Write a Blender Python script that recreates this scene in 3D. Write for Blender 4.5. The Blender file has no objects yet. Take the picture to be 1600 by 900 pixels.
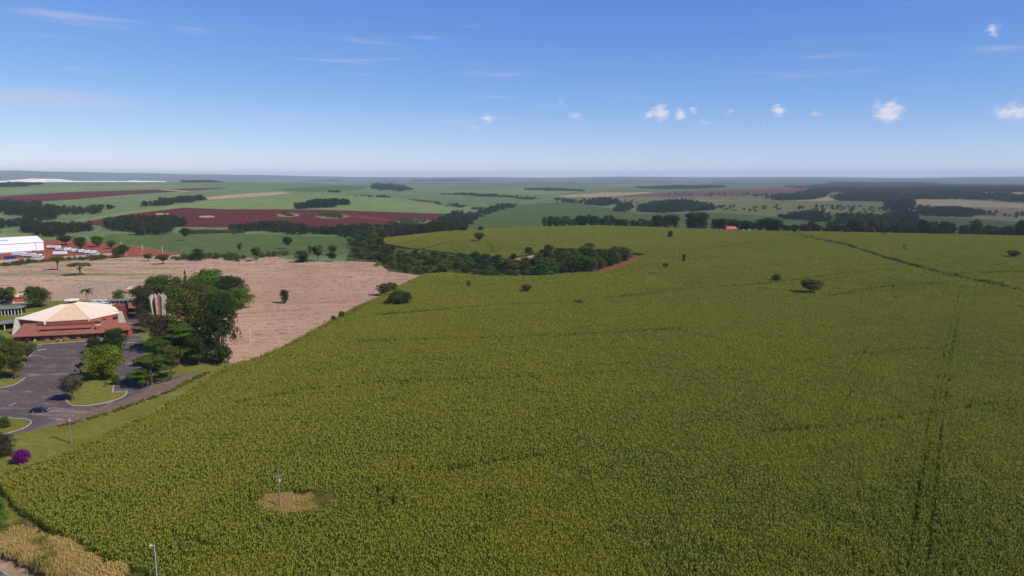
import bpy, math, random
import numpy as np
from mathutils import Vector, Matrix
from mathutils.geometry import delaunay_2d_cdt

SC = bpy.context.scene
COL = SC.collection
R = math.radians

# ------------------------------------------------------------------ camera
CAM_H = 66.0
LENS, SENS = 25.0, 36.0
FPX = 800.0 / (SENS / 2 / LENS)          # focal length in photo pixels
PITCH = math.atan((450 - 276) / FPX)
cd = bpy.data.cameras.new('camera')
cd.lens = LENS; cd.sensor_width = SENS; cd.clip_start = 1.0; cd.clip_end = 80000.0
cam = bpy.data.objects.new('camera', cd); COL.objects.link(cam)
cam.location = (0, 0, CAM_H)
cam.rotation_euler = (math.pi / 2 - PITCH, 0, 0)
SC.camera = cam

# ------------------------------------------------------------------ light
SUN_EL = R(42); SUN_AZ = R(120)          # azimuth measured from +Y towards +X: right, a little behind the camera
to_sun = Vector((math.cos(SUN_EL) * math.sin(SUN_AZ), math.cos(SUN_EL) * math.cos(SUN_AZ), math.sin(SUN_EL)))
sl = bpy.data.lights.new('sun', 'SUN'); sl.energy = 4.9; sl.angle = R(0.53); sl.color = (1.0, 0.93, 0.83)
so = bpy.data.objects.new('sun', sl); COL.objects.link(so)
so.rotation_euler = to_sun.to_track_quat('Z', 'Y').to_euler()
so.location = (0, 0, 300)

W = bpy.data.worlds.new('World'); SC.world = W; W.use_nodes = True
SC.view_settings.view_transform = 'Standard'
SC.view_settings.look = 'None'
SC.view_settings.exposure = 0.0
SC.view_settings.gamma = 1.0
SC.view_settings.use_curve_mapping = False
cy = SC.cycles
cy.max_bounces = 5; cy.diffuse_bounces = 2; cy.glossy_bounces = 2; cy.transmission_bounces = 3
cy.volume_bounces = 0; cy.transparent_max_bounces = 8
cy.use_denoising = True
try:
    cy.denoiser = 'OPENIMAGEDENOISE'; cy.denoising_prefilter = 'ACCURATE'
except Exception:
    pass
cy.caustics_reflective = False; cy.caustics_refractive = False

class NT:
    """tiny helper to write node trees"""
    def __init__(s, tree):
        s.t = tree; tree.nodes.clear()
    def n(s, typ, **kw):
        nd = s.t.nodes.new(typ)
        for k, v in kw.items():
            if k.startswith('i_'):
                key = k[2:]
                nd.inputs[int(key) if key.isdigit() else key.replace('_', ' ')].default_value = v
            else:
                setattr(nd, k, v)
        return nd
    def l(s, a, b):
        s.t.links.new(a, b)
    def val(s, sock, v):
        if hasattr(v, 'is_linked'): s.l(v, sock)
        else: sock.default_value = v
    def m(s, op, a, b=None, c=None, clamp=False):
        nd = s.t.nodes.new('ShaderNodeMath'); nd.operation = op; nd.use_clamp = clamp
        s.val(nd.inputs[0], a)
        if b is not None: s.val(nd.inputs[1], b)
        if c is not None: s.val(nd.inputs[2], c)
        return nd.outputs[0]
    def mapr(s, v, a, b, c=0.0, d=1.0, smooth=True):
        nd = s.t.nodes.new('ShaderNodeMapRange'); nd.interpolation_type = 'SMOOTHSTEP' if smooth else 'LINEAR'
        s.val(nd.inputs[0], v)
        for i, x in enumerate((a, b, c, d)): nd.inputs[i + 1].default_value = x
        return nd.outputs[0]
    def mix(s, f, a, b, blend='MIX'):
        nd = s.t.nodes.new('ShaderNodeMix'); nd.data_type = 'RGBA'; nd.blend_type = blend
        s.val(nd.inputs[0], f)
        for sock, v in ((nd.inputs[6], a), (nd.inputs[7], b)):
            if hasattr(v, 'is_linked'): s.l(v, sock)
            else: sock.default_value = (*v[:3], 1)
        return nd.outputs[2]
    def noise(s, vec, scale, detail=3, rough=0.55, dist=0.0):
        nd = s.n('ShaderNodeTexNoise', i_Scale=scale, i_Detail=detail, i_Roughness=rough, i_Distortion=dist)
        if vec is not None: s.l(vec, nd.inputs['Vector'])
        return nd.outputs[0]
    def mapping(s, vec, rot=(0, 0, 0), scale=(1, 1, 1), loc=(0, 0, 0)):
        nd = s.n('ShaderNodeMapping'); s.l(vec, nd.inputs[0])
        nd.inputs['Location'].default_value = loc
        nd.inputs['Rotation'].default_value = rot; nd.inputs['Scale'].default_value = scale
        return nd.outputs[0]

# ---- sky with clouds, all by direction (nothing tied to the lens)
def pix_dir(px, py):
    v = Vector(((px - 800) / FPX, 1.0, (450 - py) / FPX))
    c, s_ = math.cos(-PITCH), math.sin(-PITCH)
    return Vector((v.x, v.y * c - v.z * s_, v.y * s_ + v.z * c)).normalized()

def build_world():
    T = NT(W.node_tree)
    sky = T.n('ShaderNodeTexSky', sky_type='NISHITA')
    sky.sun_disc = False; sky.sun_elevation = SUN_EL; sky.sun_rotation = SUN_AZ
    sky.altitude = 600; sky.air_density = 0.6; sky.dust_density = 0.0; sky.ozone_density = 6.0
    # the camera's rendering of blue: one tone curve per channel, alike in every direction
    sc_ = T.n('ShaderNodeSeparateColor'); T.l(sky.outputs[0], sc_.inputs[0]); cc_ = T.n('ShaderNodeCombineColor')
    for i, (g_, k_) in enumerate(((1.12, .90), (.84, 1.13), (.38, 2.98))):
        T.l(T.m('MULTIPLY', T.m('POWER', sc_.outputs[i], g_), k_), cc_.inputs[i])
    skyc = cc_.outputs[0]
    tc = T.n('ShaderNodeTexCoord'); d = tc.outputs['Generated']
    sep = T.n('ShaderNodeSeparateXYZ'); T.l(d, sep.inputs[0])
    # stretched copy of the direction: clouds near the horizon are flat
    fl = T.mapping(d, scale=(1, 1, 2.2))
    nn = T.noise(fl, 75, 5, 0.66)
    # small cumulus: (x, y, half width, half height, strength)
    CL = [(1031, 176, 17, 14, 1.0), (1014, 180, 13, 8, .75), (1063, 179, 11, 11, 1.0), (1082, 175, 8, 9, .85), (1140, 173, 11, 8, .7),
          (1216, 173, 14, 9, .9), (1276, 176, 10, 7, .65), (1387, 174, 19, 16, 1.15), (1582, 174, 22, 10, 1.0), (1552, 46, 9, 9, .8),
          (875, 158, 12, 9, .6), (900, 181, 17, 10, .55), (763, 186, 10, 10, .8), (740, 200, 14, 7, .45), (633, 188, 6, 8, .35), (1099, 196, 13, 9, .5),
          (845, 190, 8, 6, .35), (1193, 198, 6, 6, .4), (1434, 184, 6, 5, .3), (1169, 180, 14, 5, .35), (1358, 180, 14, 6, .4)]
    tot = None
    for (px, py, hw, hh, st) in CL:
        c = pix_dir(px, py)
        e1 = Vector((c.y, -c.x, 0)).normalized(); e2 = e1.cross(c).normalized()
        k = FPX * (c.dot(pix_dir(800, 450)))
        mp = T.n('ShaderNodeMapping', vector_type='TEXTURE'); T.l(d, mp.inputs[0])
        mp.inputs['Location'].default_value = c
        mp.inputs['Rotation'].default_value = Matrix((e1, c, e2)).transposed().to_euler()
        mp.inputs['Scale'].default_value = (hw * 1.3 / k, .5, hh * 1.3 / k)
        gr = T.n('ShaderNodeTexGradient', gradient_type='SPHERICAL'); T.l(mp.outputs[0], gr.inputs[0])
        f = T.m('MULTIPLY', gr.outputs['Fac'], st)
        tot = f if tot is None else T.m('MAXIMUM', tot, f)
    cum = T.mapr(T.m('ADD', T.m('MULTIPLY', tot, 0.9), T.m('MULTIPLY', T.m('SUBTRACT', nn, 0.5), 1.9)), 0.16, 0.88)
    cum = T.m('MULTIPLY', cum, T.mapr(tot, 0.0, 0.3))
    cum = T.m('MULTIPLY', cum, T.mapr(tot, 0.0, 0.7, 0.2, 0.9))
    # thin streaks of high cloud everywhere
    st = T.mapping(d, scale=(5, 5, 75), rot=(0, 0, 0.4))
    ns = T.noise(st, 1.3, 4, 0.62)
    lo = T.noise(T.mapping(d, scale=(2.2, 2.2, 9)), 1.6, 1, 0.5)
    strk = T.m('MULTIPLY', T.mapr(ns, 0.55, 0.80), T.mapr(lo, 0.42, 0.66))
    strk = T.m('MULTIPLY', strk, T.mapr(sep.outputs[2], 0.02, 0.09))
    veil = None
    for (px, py, hw, hh, s_) in [(60, 156, 190, 22, 1.0), (95, 26, 95, 12, .9), (305, 46, 40, 8, .5), (760, 112, 130, 12, .55), (1290, 89, 110, 8, .6), (1556, 77, 48, 8, .95), (470, 181, 160, 9, .45), (250, 208, 200, 8, .4), (140, 108, 170, 8, .4), (1000, 185, 120, 9, .4)]:
        c = pix_dir(px, py); e1 = Vector((c.y, -c.x, 0)).normalized(); e2 = e1.cross(c).normalized(); k = FPX * c.dot(pix_dir(800, 450))
        mp = T.n('ShaderNodeMapping', vector_type='TEXTURE'); T.l(d, mp.inputs[0]); mp.inputs['Location'].default_value = c
        mp.inputs['Rotation'].default_value = Matrix((e1, c, e2)).transposed().to_euler(); mp.inputs['Scale'].default_value = (hw / k, .5, hh / k)
        gr = T.n('ShaderNodeTexGradient', gradient_type='SPHERICAL'); T.l(mp.outputs[0], gr.inputs[0])
        f = T.m('MULTIPLY', gr.outputs['Fac'], s_); veil = f if veil is None else T.m('MAXIMUM', veil, f)
    veil = T.mapr(T.m('ADD', veil, T.m('MULTIPLY', T.m('SUBTRACT', ns, .5), 1.6)), .18, .95)
    strk = T.m('MAXIMUM', strk, veil)
    col = T.mix(T.m('MULTIPLY', strk, 0.42), skyc, (4.4, 4.3, 5.6))
    col = T.mix(cum, col, (5.6, 5.5, 6.1))
    bg = T.n('ShaderNodeBackground'); bg.inputs['Strength'].default_value = SKY_STR
    T.l(col, bg.inputs[0])
    out = T.n('ShaderNodeOutputWorld'); T.l(bg.outputs[0], out.inputs[0])
SKY_STR = 0.14
try:
    W.cycles.sampling_method = 'MANUAL'; W.cycles.sample_map_resolution = 256
except Exception:
    pass
build_world()
random.seed(7); RNG = np.random.default_rng(11)

# ------------------------------------------------------------------ terrain
def sst(a, b, x):
    t = np.clip((x - a) / (b - a), 0, 1); return t * t * (3 - 2 * t)

_crest_px = np.array([590, 640, 700, 800, 930, 1050, 1200, 1300, 1450, 1600, 1800, 2100], float)
_crest_py = np.array([377, 370, 364, 358, 355, 359, 364, 365, 368.5, 371.5, 375, 380], float)
HILL_Z = 3.0
_d = [pix_dir(a, b) for a, b in zip(_crest_px, _crest_py)]
_c_az = np.array([math.atan2(v.x, v.y) for v in _d])
_c_r = np.array([(CAM_H - HILL_Z) / -v.z * math.hypot(v.x, v.y) for v in _d])
# skyline of the far ridges: pixel height of the skyline against pixel column
_h_px = np.array([-400, 0, 60, 130, 200, 300, 400, 480, 560, 680, 760, 860, 960, 1000, 1100, 1250, 1400, 1500, 1600, 2000], float)
_h_py = np.array([269, 269, 268.5, 269.5, 271, 272.5, 273, 275, 276.5, 277, 276.5, 277.5, 276, 276, 277, 276.3, 278, 276.5, 275.8, 276], float)
_h_az = np.arctan((_h_px - 800) / (FPX * math.cos(PITCH)))
_h_z = CAM_H + (276 - _h_py) / FPX * 18500 * 1.0

def terr(x, y):
    x = np.asarray(x, float); y = np.asarray(y, float)
    r = np.hypot(x, y); az = np.arctan2(x, y)
    # the maize hill: rises gently to a crest, falls behind it
    rc = np.interp(az, _c_az, _c_r)
    wr = sst(-0.24, -0.10, az)                       # 0 left of the hill, 1 on it
    wr = wr * (1 - sst(1.0, 1.5, az))
    d = r - rc
    up = HILL_Z * sst(350, 760, r)
    fall = -24 * sst(-30, 420, d) + 13 * sst(700, 2600, d)
    z = wr * (up + fall)
    # left side: shallow valley, then a slope that tilts towards the camera
    left = -5 * sst(520, 850, r) + 9 * sst(980, 2000, r)
    z = z + (1 - wr) * left
    # wooded hollow in the middle
    z = z - 6.0 * np.exp(-(((az + 0.105) / 0.10) ** 2) - ((r - 575) / 85) ** 2)
    # rolling country
    far = sst(1300, 3000, r)
    z = z + far * (7 * np.sin(x / 640 + 0.6) * np.sin(y / 820 + 1.1) + 4 * np.sin(x / 1500 - y / 1100 + 2))
    # left: the land climbs to a brow at 5 km and drops to the plain behind
    wl = 1 - sst(-0.30, -0.16, az)
    brow = 26 * sst(2200, 5000, r) - 95 * sst(5150, 8000, r)
    z = z + wl * brow
    # far ridges
    hz = np.interp(az, _h_az, _h_z)
    ridge = sst(10500, 18500, r)
    wob = 1 + 0.06 * np.sin(az * 90 + r / 1500) + 0.05 * np.sin(az * 37)
    z = z * (1 - ridge) + (CAM_H + (hz - CAM_H) * wob) * ridge
    return z - 120 * sst(19500, 27000, r)

def PV(px, py):
    """points of the ground that the photo's pixels look at (vectorised)"""
    px = np.atleast_1d(np.asarray(px, float)); py = np.atleast_1d(np.asarray(py, float))
    vx = (px - 800) / FPX; vz = (450 - py) / FPX
    c, s_ = math.cos(-PITCH), math.sin(-PITCH)
    dx = vx; dy = c - vz * s_; dz = s_ + vz * c
    h = np.hypot(dx, dy); dx, dy, dz = dx / h, dy / h, dz / h
    t0 = np.full(px.shape, 60.0); hit = np.zeros(px.shape, bool); lo = t0.copy(); hi = t0.copy()
    t = 60.0
    while t < 20000:
        tn = t * 1.025
        zz = CAM_H + dz * tn - terr(dx * tn, dy * tn)
        new = (~hit) & (zz < 0)
        lo[new] = t; hi[new] = tn; hit |= new; t = tn
        if hit.all(): break
    for _ in range(22):
        mid = (lo + hi) / 2
        below = CAM_H + dz * mid < terr(dx * mid, dy * mid)
        hi = np.where(below, mid, hi); lo = np.where(below, lo, mid)
    t = np.where(hit, hi, 19000.0)
    x, y = dx * t, dy * t
    return np.stack([x, y, terr(x, y)], 1)
def P(px, py):
    return Vector(PV(px, py)[0])
def PZ(px, py, z):
    """point of height z on the pixel's line of sight"""
    v = pix_dir(px, py); t = (z - CAM_H) / v.z
    return Vector((0, 0, CAM_H)) + v * t
def ppm(p):
    """photo pixels per metre at a point"""
    ax = Vector((0, math.cos(PITCH), -math.sin(PITCH)))
    return FPX / max(1.0, (Vector(p) - Vector((0, 0, CAM_H))).dot(ax))
def ground(x, y):
    return float(terr(x, y))
def inpoly(x, y, poly):
    x = np.asarray(x); y = np.asarray(y); ins = np.zeros(x.shape, bool)
    n = len(poly); j = n - 1
    for i in range(n):
        xi, yi = poly[i][0], poly[i][1]; xj, yj = poly[j][0], poly[j][1]
        if yi != yj:
            c = ((yi > y) != (yj > y)) & (x < (xj - xi) * (y - yi) / (yj - yi) + xi)
            ins ^= c
        j = i
    return ins
def dense(pts, step, closed=True):
    out = []
    n = len(pts)
    for i in range(n if closed else n - 1):
        a, b = pts[i], pts[(i + 1) % n]
        L = math.hypot(b[0] - a[0], b[1] - a[1]); k = max(1, int(L / step))
        for q in range(k):
            out.append((a[0] + (b[0] - a[0]) * q / k, a[1] + (b[1] - a[1]) * q / k))
    if not closed: out.append(pts[-1])
    return out
def wpoly(pts, step=14):
    d = dense(pts, step); a = np.array(d)
    return PV(a[:, 0], a[:, 1])[:, :2]

# ------------------------------------------------------------------ materials
MATS = {}
def new_mat(name):
    m = bpy.data.materials.new(name); m.use_nodes = True
    T = NT(m.node_tree)
    out = T.n('ShaderNodeOutputMaterial')
    MATS[name] = m
    return m, T, out
def plain(name, col, rough=0.7, var=0.12, scale=2.0, metal=0.0, spec=0.3, bump=0.0):
    m, T, out = new_mat(name)
    b = T.n('ShaderNodeBsdfPrincipled'); b.inputs['Roughness'].default_value = rough; b.inputs['Metallic'].default_value = metal
    b.inputs['Specular IOR Level'].default_value = spec
    tc = T.n('ShaderNodeTexCoord')
    n = T.noise(tc.outputs['Object'], scale, 5, 0.6)
    lo = tuple(c * (1 - var) for c in col); hi = tuple(min(1, c * (1 + var)) for c in col)
    T.l(T.mix(T.mapr(n, 0.3, 0.7), lo, hi), b.inputs['Base Color'])
    if bump:
        bp = T.n('ShaderNodeBump'); bp.inputs['Strength'].default_value = bump; T.l(n, bp.inputs['Height']); T.l(bp.outputs[0], b.inputs['Normal'])
    T.l(b.outputs[0], out.inputs[0])
    return m

def field_mat(name, c1, c2, streak=None, rot=0.0, sa=0.02, sb=0.15, big=0.008, fine=0.5, sk=0.5, patch=None, bump=0.6, sstr=0.6):
    """ground cover: two tones in large soft patches, fine grain, optional streaks along the rows"""
    m, T, out = new_mat(name)
    g = T.n('ShaderNodeNewGeometry'); pos = g.outputs['Position']
    b = T.n('ShaderNodeBsdfDiffuse'); b.inputs['Roughness'].default_value = 0.9
    nbig = T.noise(pos, big, 4, 0.6)
    col = T.mix(T.mapr(nbig, 0.32, 0.68), c1, c2)
    nf = T.noise(pos, fine, 4, 0.65)
    dk = tuple(c * 0.68 for c in c1); 
    col = T.mix(T.m('MULTIPLY', T.mapr(nf, 0.42, 0.62, 1, 0), 0.55), col, dk)
    if streak:
        wv = T.noise(pos, 0.006, 2, 0.5)
        mp = T.mapping(pos, rot=(0, 0, rot), scale=(sa, sb, 1))
        ad = T.n('ShaderNodeVectorMath', operation='ADD'); T.l(mp, ad.inputs[0])
        cb = T.n('ShaderNodeCombineXYZ'); T.l(T.m('MULTIPLY', wv, 90 * sb), cb.inputs[1]); T.l(cb.outputs[0], ad.inputs[1])
        ns = T.noise(ad.outputs[0], 1.0, 4, 0.62)
        col = T.mix(T.m('MULTIPLY', T.mapr(ns, sk, sk + 0.2), sstr), col, streak)
    if patch:
        pc, ps, pa = patch
        np_ = T.noise(T.mapping(pos, scale=(0.5, 1.3, 1)), ps, 4, 0.65)
        col = T.mix(T.mapr(np_, pa, pa + 0.12), col, pc)
    T.l(col, b.inputs[0])
    if bump:
        bp = T.n('ShaderNodeBump'); bp.inputs['Strength'].default_value = bump; bp.inputs['Distance'].default_value = 0.3
        T.l(nf, bp.inputs['Height']); T.l(bp.outputs[0], b.inputs['Normal'])
    T.l(b.outputs[0], out.inputs[0])
    return m

# ------------------------------------------------------------------ object helpers
def mesh_obj(name, verts, faces, mat=None, parent=None, smooth=False):
    me = bpy.data.meshes.new(name); me.from_pydata([tuple(v) for v in verts], [], faces); me.update()
    if smooth: me.polygons.foreach_set('use_smooth', [True] * len(me.polygons))
    if mat is not None: me.materials.append(MATS[mat] if isinstance(mat, str) else mat)
    o = bpy.data.objects.new(name, me); COL.objects.link(o)
    if parent is not None: o.parent = parent
    return o
def tag(o, label, cat=None, group=None, kind=None):
    if label: o['label'] = label
    if cat: o['category'] = cat
    if group: o['group'] = group
    if kind: o['kind'] = kind
    return o
def empty(name, loc, rz=0.0, label=None, cat=None, group=None):
    o = bpy.data.objects.new(name, None); COL.objects.link(o); o.location = loc; o.rotation_euler = (0, 0, rz)
    o.empty_display_size = 0.5
    if label: tag(o, label, cat, group)
    return o
class MB:
    """collects boxes, prisms and tubes, then links them as one mesh"""
    def __init__(s): s.v = []; s.f = []
    def add(s, v, f):
        k = len(s.v); s.v += [tuple(p) for p in v]; s.f += [tuple(i + k for i in q) for q in f]; return s
    def box(s, x0, x1, y0, y1, z0, z1):
        return s.add([(x0,y0,z0),(x1,y0,z0),(x1,y1,z0),(x0,y1,z0),(x0,y0,z1),(x1,y0,z1),(x1,y1,z1),(x0,y1,z1)],
                     [(0,3,2,1),(4,5,6,7),(0,1,5,4),(1,2,6,5),(2,3,7,6),(3,0,4,7)])
    def prism(s, poly, z0, z1):
        n = len(poly)
        v = [(p[0], p[1], z0) for p in poly] + [(p[0], p[1], z1) for p in poly]
        f = [tuple(range(n - 1, -1, -1)), tuple(range(n, 2 * n))] + [(i, (i + 1) % n, n + (i + 1) % n, n + i) for i in range(n)]
        return s.add(v, f)
    def extr(s, prof, a, b, axis='x'):
        """profile of (u, z) extruded along x (u = y) or along y (u = x)"""
        n = len(prof); v = []
        for t in (a, b):
            v += [((t, u, z) if axis == 'x' else (u, t, z)) for u, z in prof]
        f = [tuple(range(n)), tuple(range(2 * n - 1, n - 1, -1))] + [(i, n + i, n + (i + 1) % n, (i + 1) % n) for i in range(n)]
        return s.add(v, f)
    def slab(s, quad, th):
        """four (or more) top corners, thickened downwards"""
        n = len(quad); v = [tuple(q) for q in quad] + [(q[0], q[1], q[2] - th) for q in quad]
        f = [tuple(range(n)), tuple(range(2 * n - 1, n - 1, -1))] + [(i, n + i, n + (i + 1) % n, (i + 1) % n) for i in range(n)]
        return s.add(v, f)
    def tube(s, pts, rad, seg=6, cap=True):
        pts = [Vector(p) for p in pts]; n = len(pts); rings = []
        for i, p in enumerate(pts):
            d = (pts[min(i + 1, n - 1)] - pts[max(i - 1, 0)]).normalized()
            a = d.orthogonal().normalized(); b = d.cross(a)
            r = rad[i] if isinstance(rad, (list, tuple)) else rad
            rings.append([p + a * (r * math.cos(2 * math.pi * k / seg)) + b * (r * math.sin(2 * math.pi * k / seg)) for k in range(seg)])
        v = [q for ring in rings for q in ring]
        f = [(i * seg + k, i * seg + (k + 1) % seg, (i + 1) * seg + (k + 1) % seg, (i + 1) * seg + k) for i in range(n - 1) for k in range(seg)]
        if cap: f += [tuple(range(seg - 1, -1, -1)), tuple(range((n - 1) * seg, n * seg))]
        return s.add(v, f)
    def build(s, name, mat, parent=None, smooth=False):
        return mesh_obj(name, s.v, s.f, mat, parent, smooth)
def lies(o, name=None):
    return o

# ------------------------------------------------------------------ the land: fields traced on the terrain, one mesh each, edge to edge
field_mat('meadow', (.085, .115, .040), (.120, .135, .050), streak=(.070, .095, .040), sa=.004, sb=.02, big=.004, fine=.05)
field_mat('cane', (.095, .135, .058), (.135, .165, .070), streak=(.075, .110, .050), rot=.3, sa=.0016, sb=.012, big=.0012, fine=.02, sk=.48, patch=((.105, .125, .06), .0012, .56))
field_mat('cane_light', (.125, .168, .062), (.155, .190, .074), streak=(.100, .140, .054), rot=.1, sa=.002, sb=.02, big=.002, fine=.03)
field_mat('red_soil', (.092, .025, .024), (.074, .020, .022), streak=(.050, .018, .021), rot=-.05, sa=.003, sb=.03, big=.004, fine=.06, sk=.46, patch=((.150, .045, .034), .004, .60))
field_mat('soy', (.066, .096, .032), (.080, .108, .036), streak=(.052, .082, .028), rot=.05, sa=.003, sb=.05, big=.004, fine=.08, sk=.5)
field_mat('maize_soil', (.080, .092, .014), (.110, .112, .018), fine=.6)
field_mat('stubble', (.325, .200, .132), (.392, .255, .174), streak=(.140, .088, .060), rot=.12, sa=.03, sb=.55, big=.012, fine=.5, sk=.50, patch=((.250, .150, .110), .02, .57), sstr=.85)
field_mat('stubble_weedy', (.320, .212, .140), (.365, .245, .165), streak=(.120, .105, .050), rot=-.02, sa=.02, sb=.14, big=.014, fine=.30, sk=.47, patch=((.100, .120, .048), .018, .55), sstr=.8)
field_mat('tan_field', (.300, .215, .120), (.340, .250, .140), streak=(.22, .17, .09), sa=.004, sb=.03, fine=.05)
field_mat('brown_soil', (.120, .062, .048), (.140, .075, .055), streak=(.09, .05, .042), sa=.003, sb=.03, fine=.04)
field_mat('pasture', (.125, .140, .055), (.165, .160, .068), streak=(.09, .11, .045), sa=.004, sb=.02, big=.005, fine=.06, patch=((.24, .20, .09), .006, .57))
field_mat('dry_pasture', (.180, .150, .080), (.220, .175, .095), streak=(.12, .115, .055), sa=.004, sb=.02, big=.004, fine=.06, patch=((.11, .12, .05), .006, .53))
field_mat('yard_soil', (.200, .056, .034), (.240, .080, .048), streak=(.15, .045, .03), rot=.2, sa=.02, sb=.12, fine=.2)
field_mat('lawn', (.110, .112, .022), (.140, .135, .030), streak=(.080, .090, .018), rot=.3, sa=.03, sb=.12, big=.03, fine=.6, patch=((.155, .150, .055), .03, .60))
field_mat('asphalt', (.072, .060, .060), (.100, .082, .080), streak=(.210, .172, .140), rot=.25, sa=.09, sb=.34, big=.05, fine=.9, sk=.53, patch=((.175, .118, .090), .07, .56), bump=.3, sstr=.8)
field_mat('edge_dirt', (.130, .088, .070), (.175, .112, .084), streak=(.085, .072, .064), rot=.3, sa=.06, sb=.4, big=.1, fine=.7, sk=.48, patch=((.110, .110, .040), .12, .58))
field_mat('plots', (.270, .190, .135), (.310, .215, .150), streak=(.150, .120, .080), rot=.9, sa=.03, sb=.3, fine=.4, patch=((.13, .13, .06), .05, .60))
field_mat('verge_soil', (.260, .150, .100), (.310, .200, .140), streak=(.17, .12, .06), rot=-.6, sa=.08, sb=.3, fine=.6, patch=((.15, .15, .055), .06, .54))
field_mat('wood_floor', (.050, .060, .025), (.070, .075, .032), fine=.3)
field_mat('plain_far', (.080, .110, .070), (.110, .125, .085), big=.0006, fine=.004, patch=((.13, .12, .10), .0008, .56), bump=0)

MAIZE = [(440, 1010), (230, 905), (150, 872), (85, 838), (40, 812), (18, 790), (4, 768), (-10, 752), (30, 736), (80, 722), (130, 702), (180, 678), (228, 655), (270, 632), (318, 600), (352, 578), (372, 571), (402, 562), (440, 545),
         (480, 524), (520, 502), (560, 480), (592, 466), (628, 449), (664, 432), (700, 430), (760, 436), (850, 435), (905, 430), (930, 429.5), (952, 427), (984, 414), (1008, 400), (975, 397), (930, 394), (870, 390), (840, 397), (790, 407), (740, 402),
         (690, 396), (640, 390), (604, 384), (586, 377), (620, 372), (700, 363.5), (800, 357.5), (930, 354.5), (1050, 358.5), (1200, 363.5), (1300, 364.5), (1450, 368), (1600, 371), (1900, 377),
         (2150, 420), (2400, 620), (2600, 905), (2700, 1010)]
CLEARING = [(402, 797), (412, 786), (432, 780), (470, 778), (505, 779), (524, 783), (527, 794), (510, 803), (480, 811), (450, 813), (425, 808)]
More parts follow.
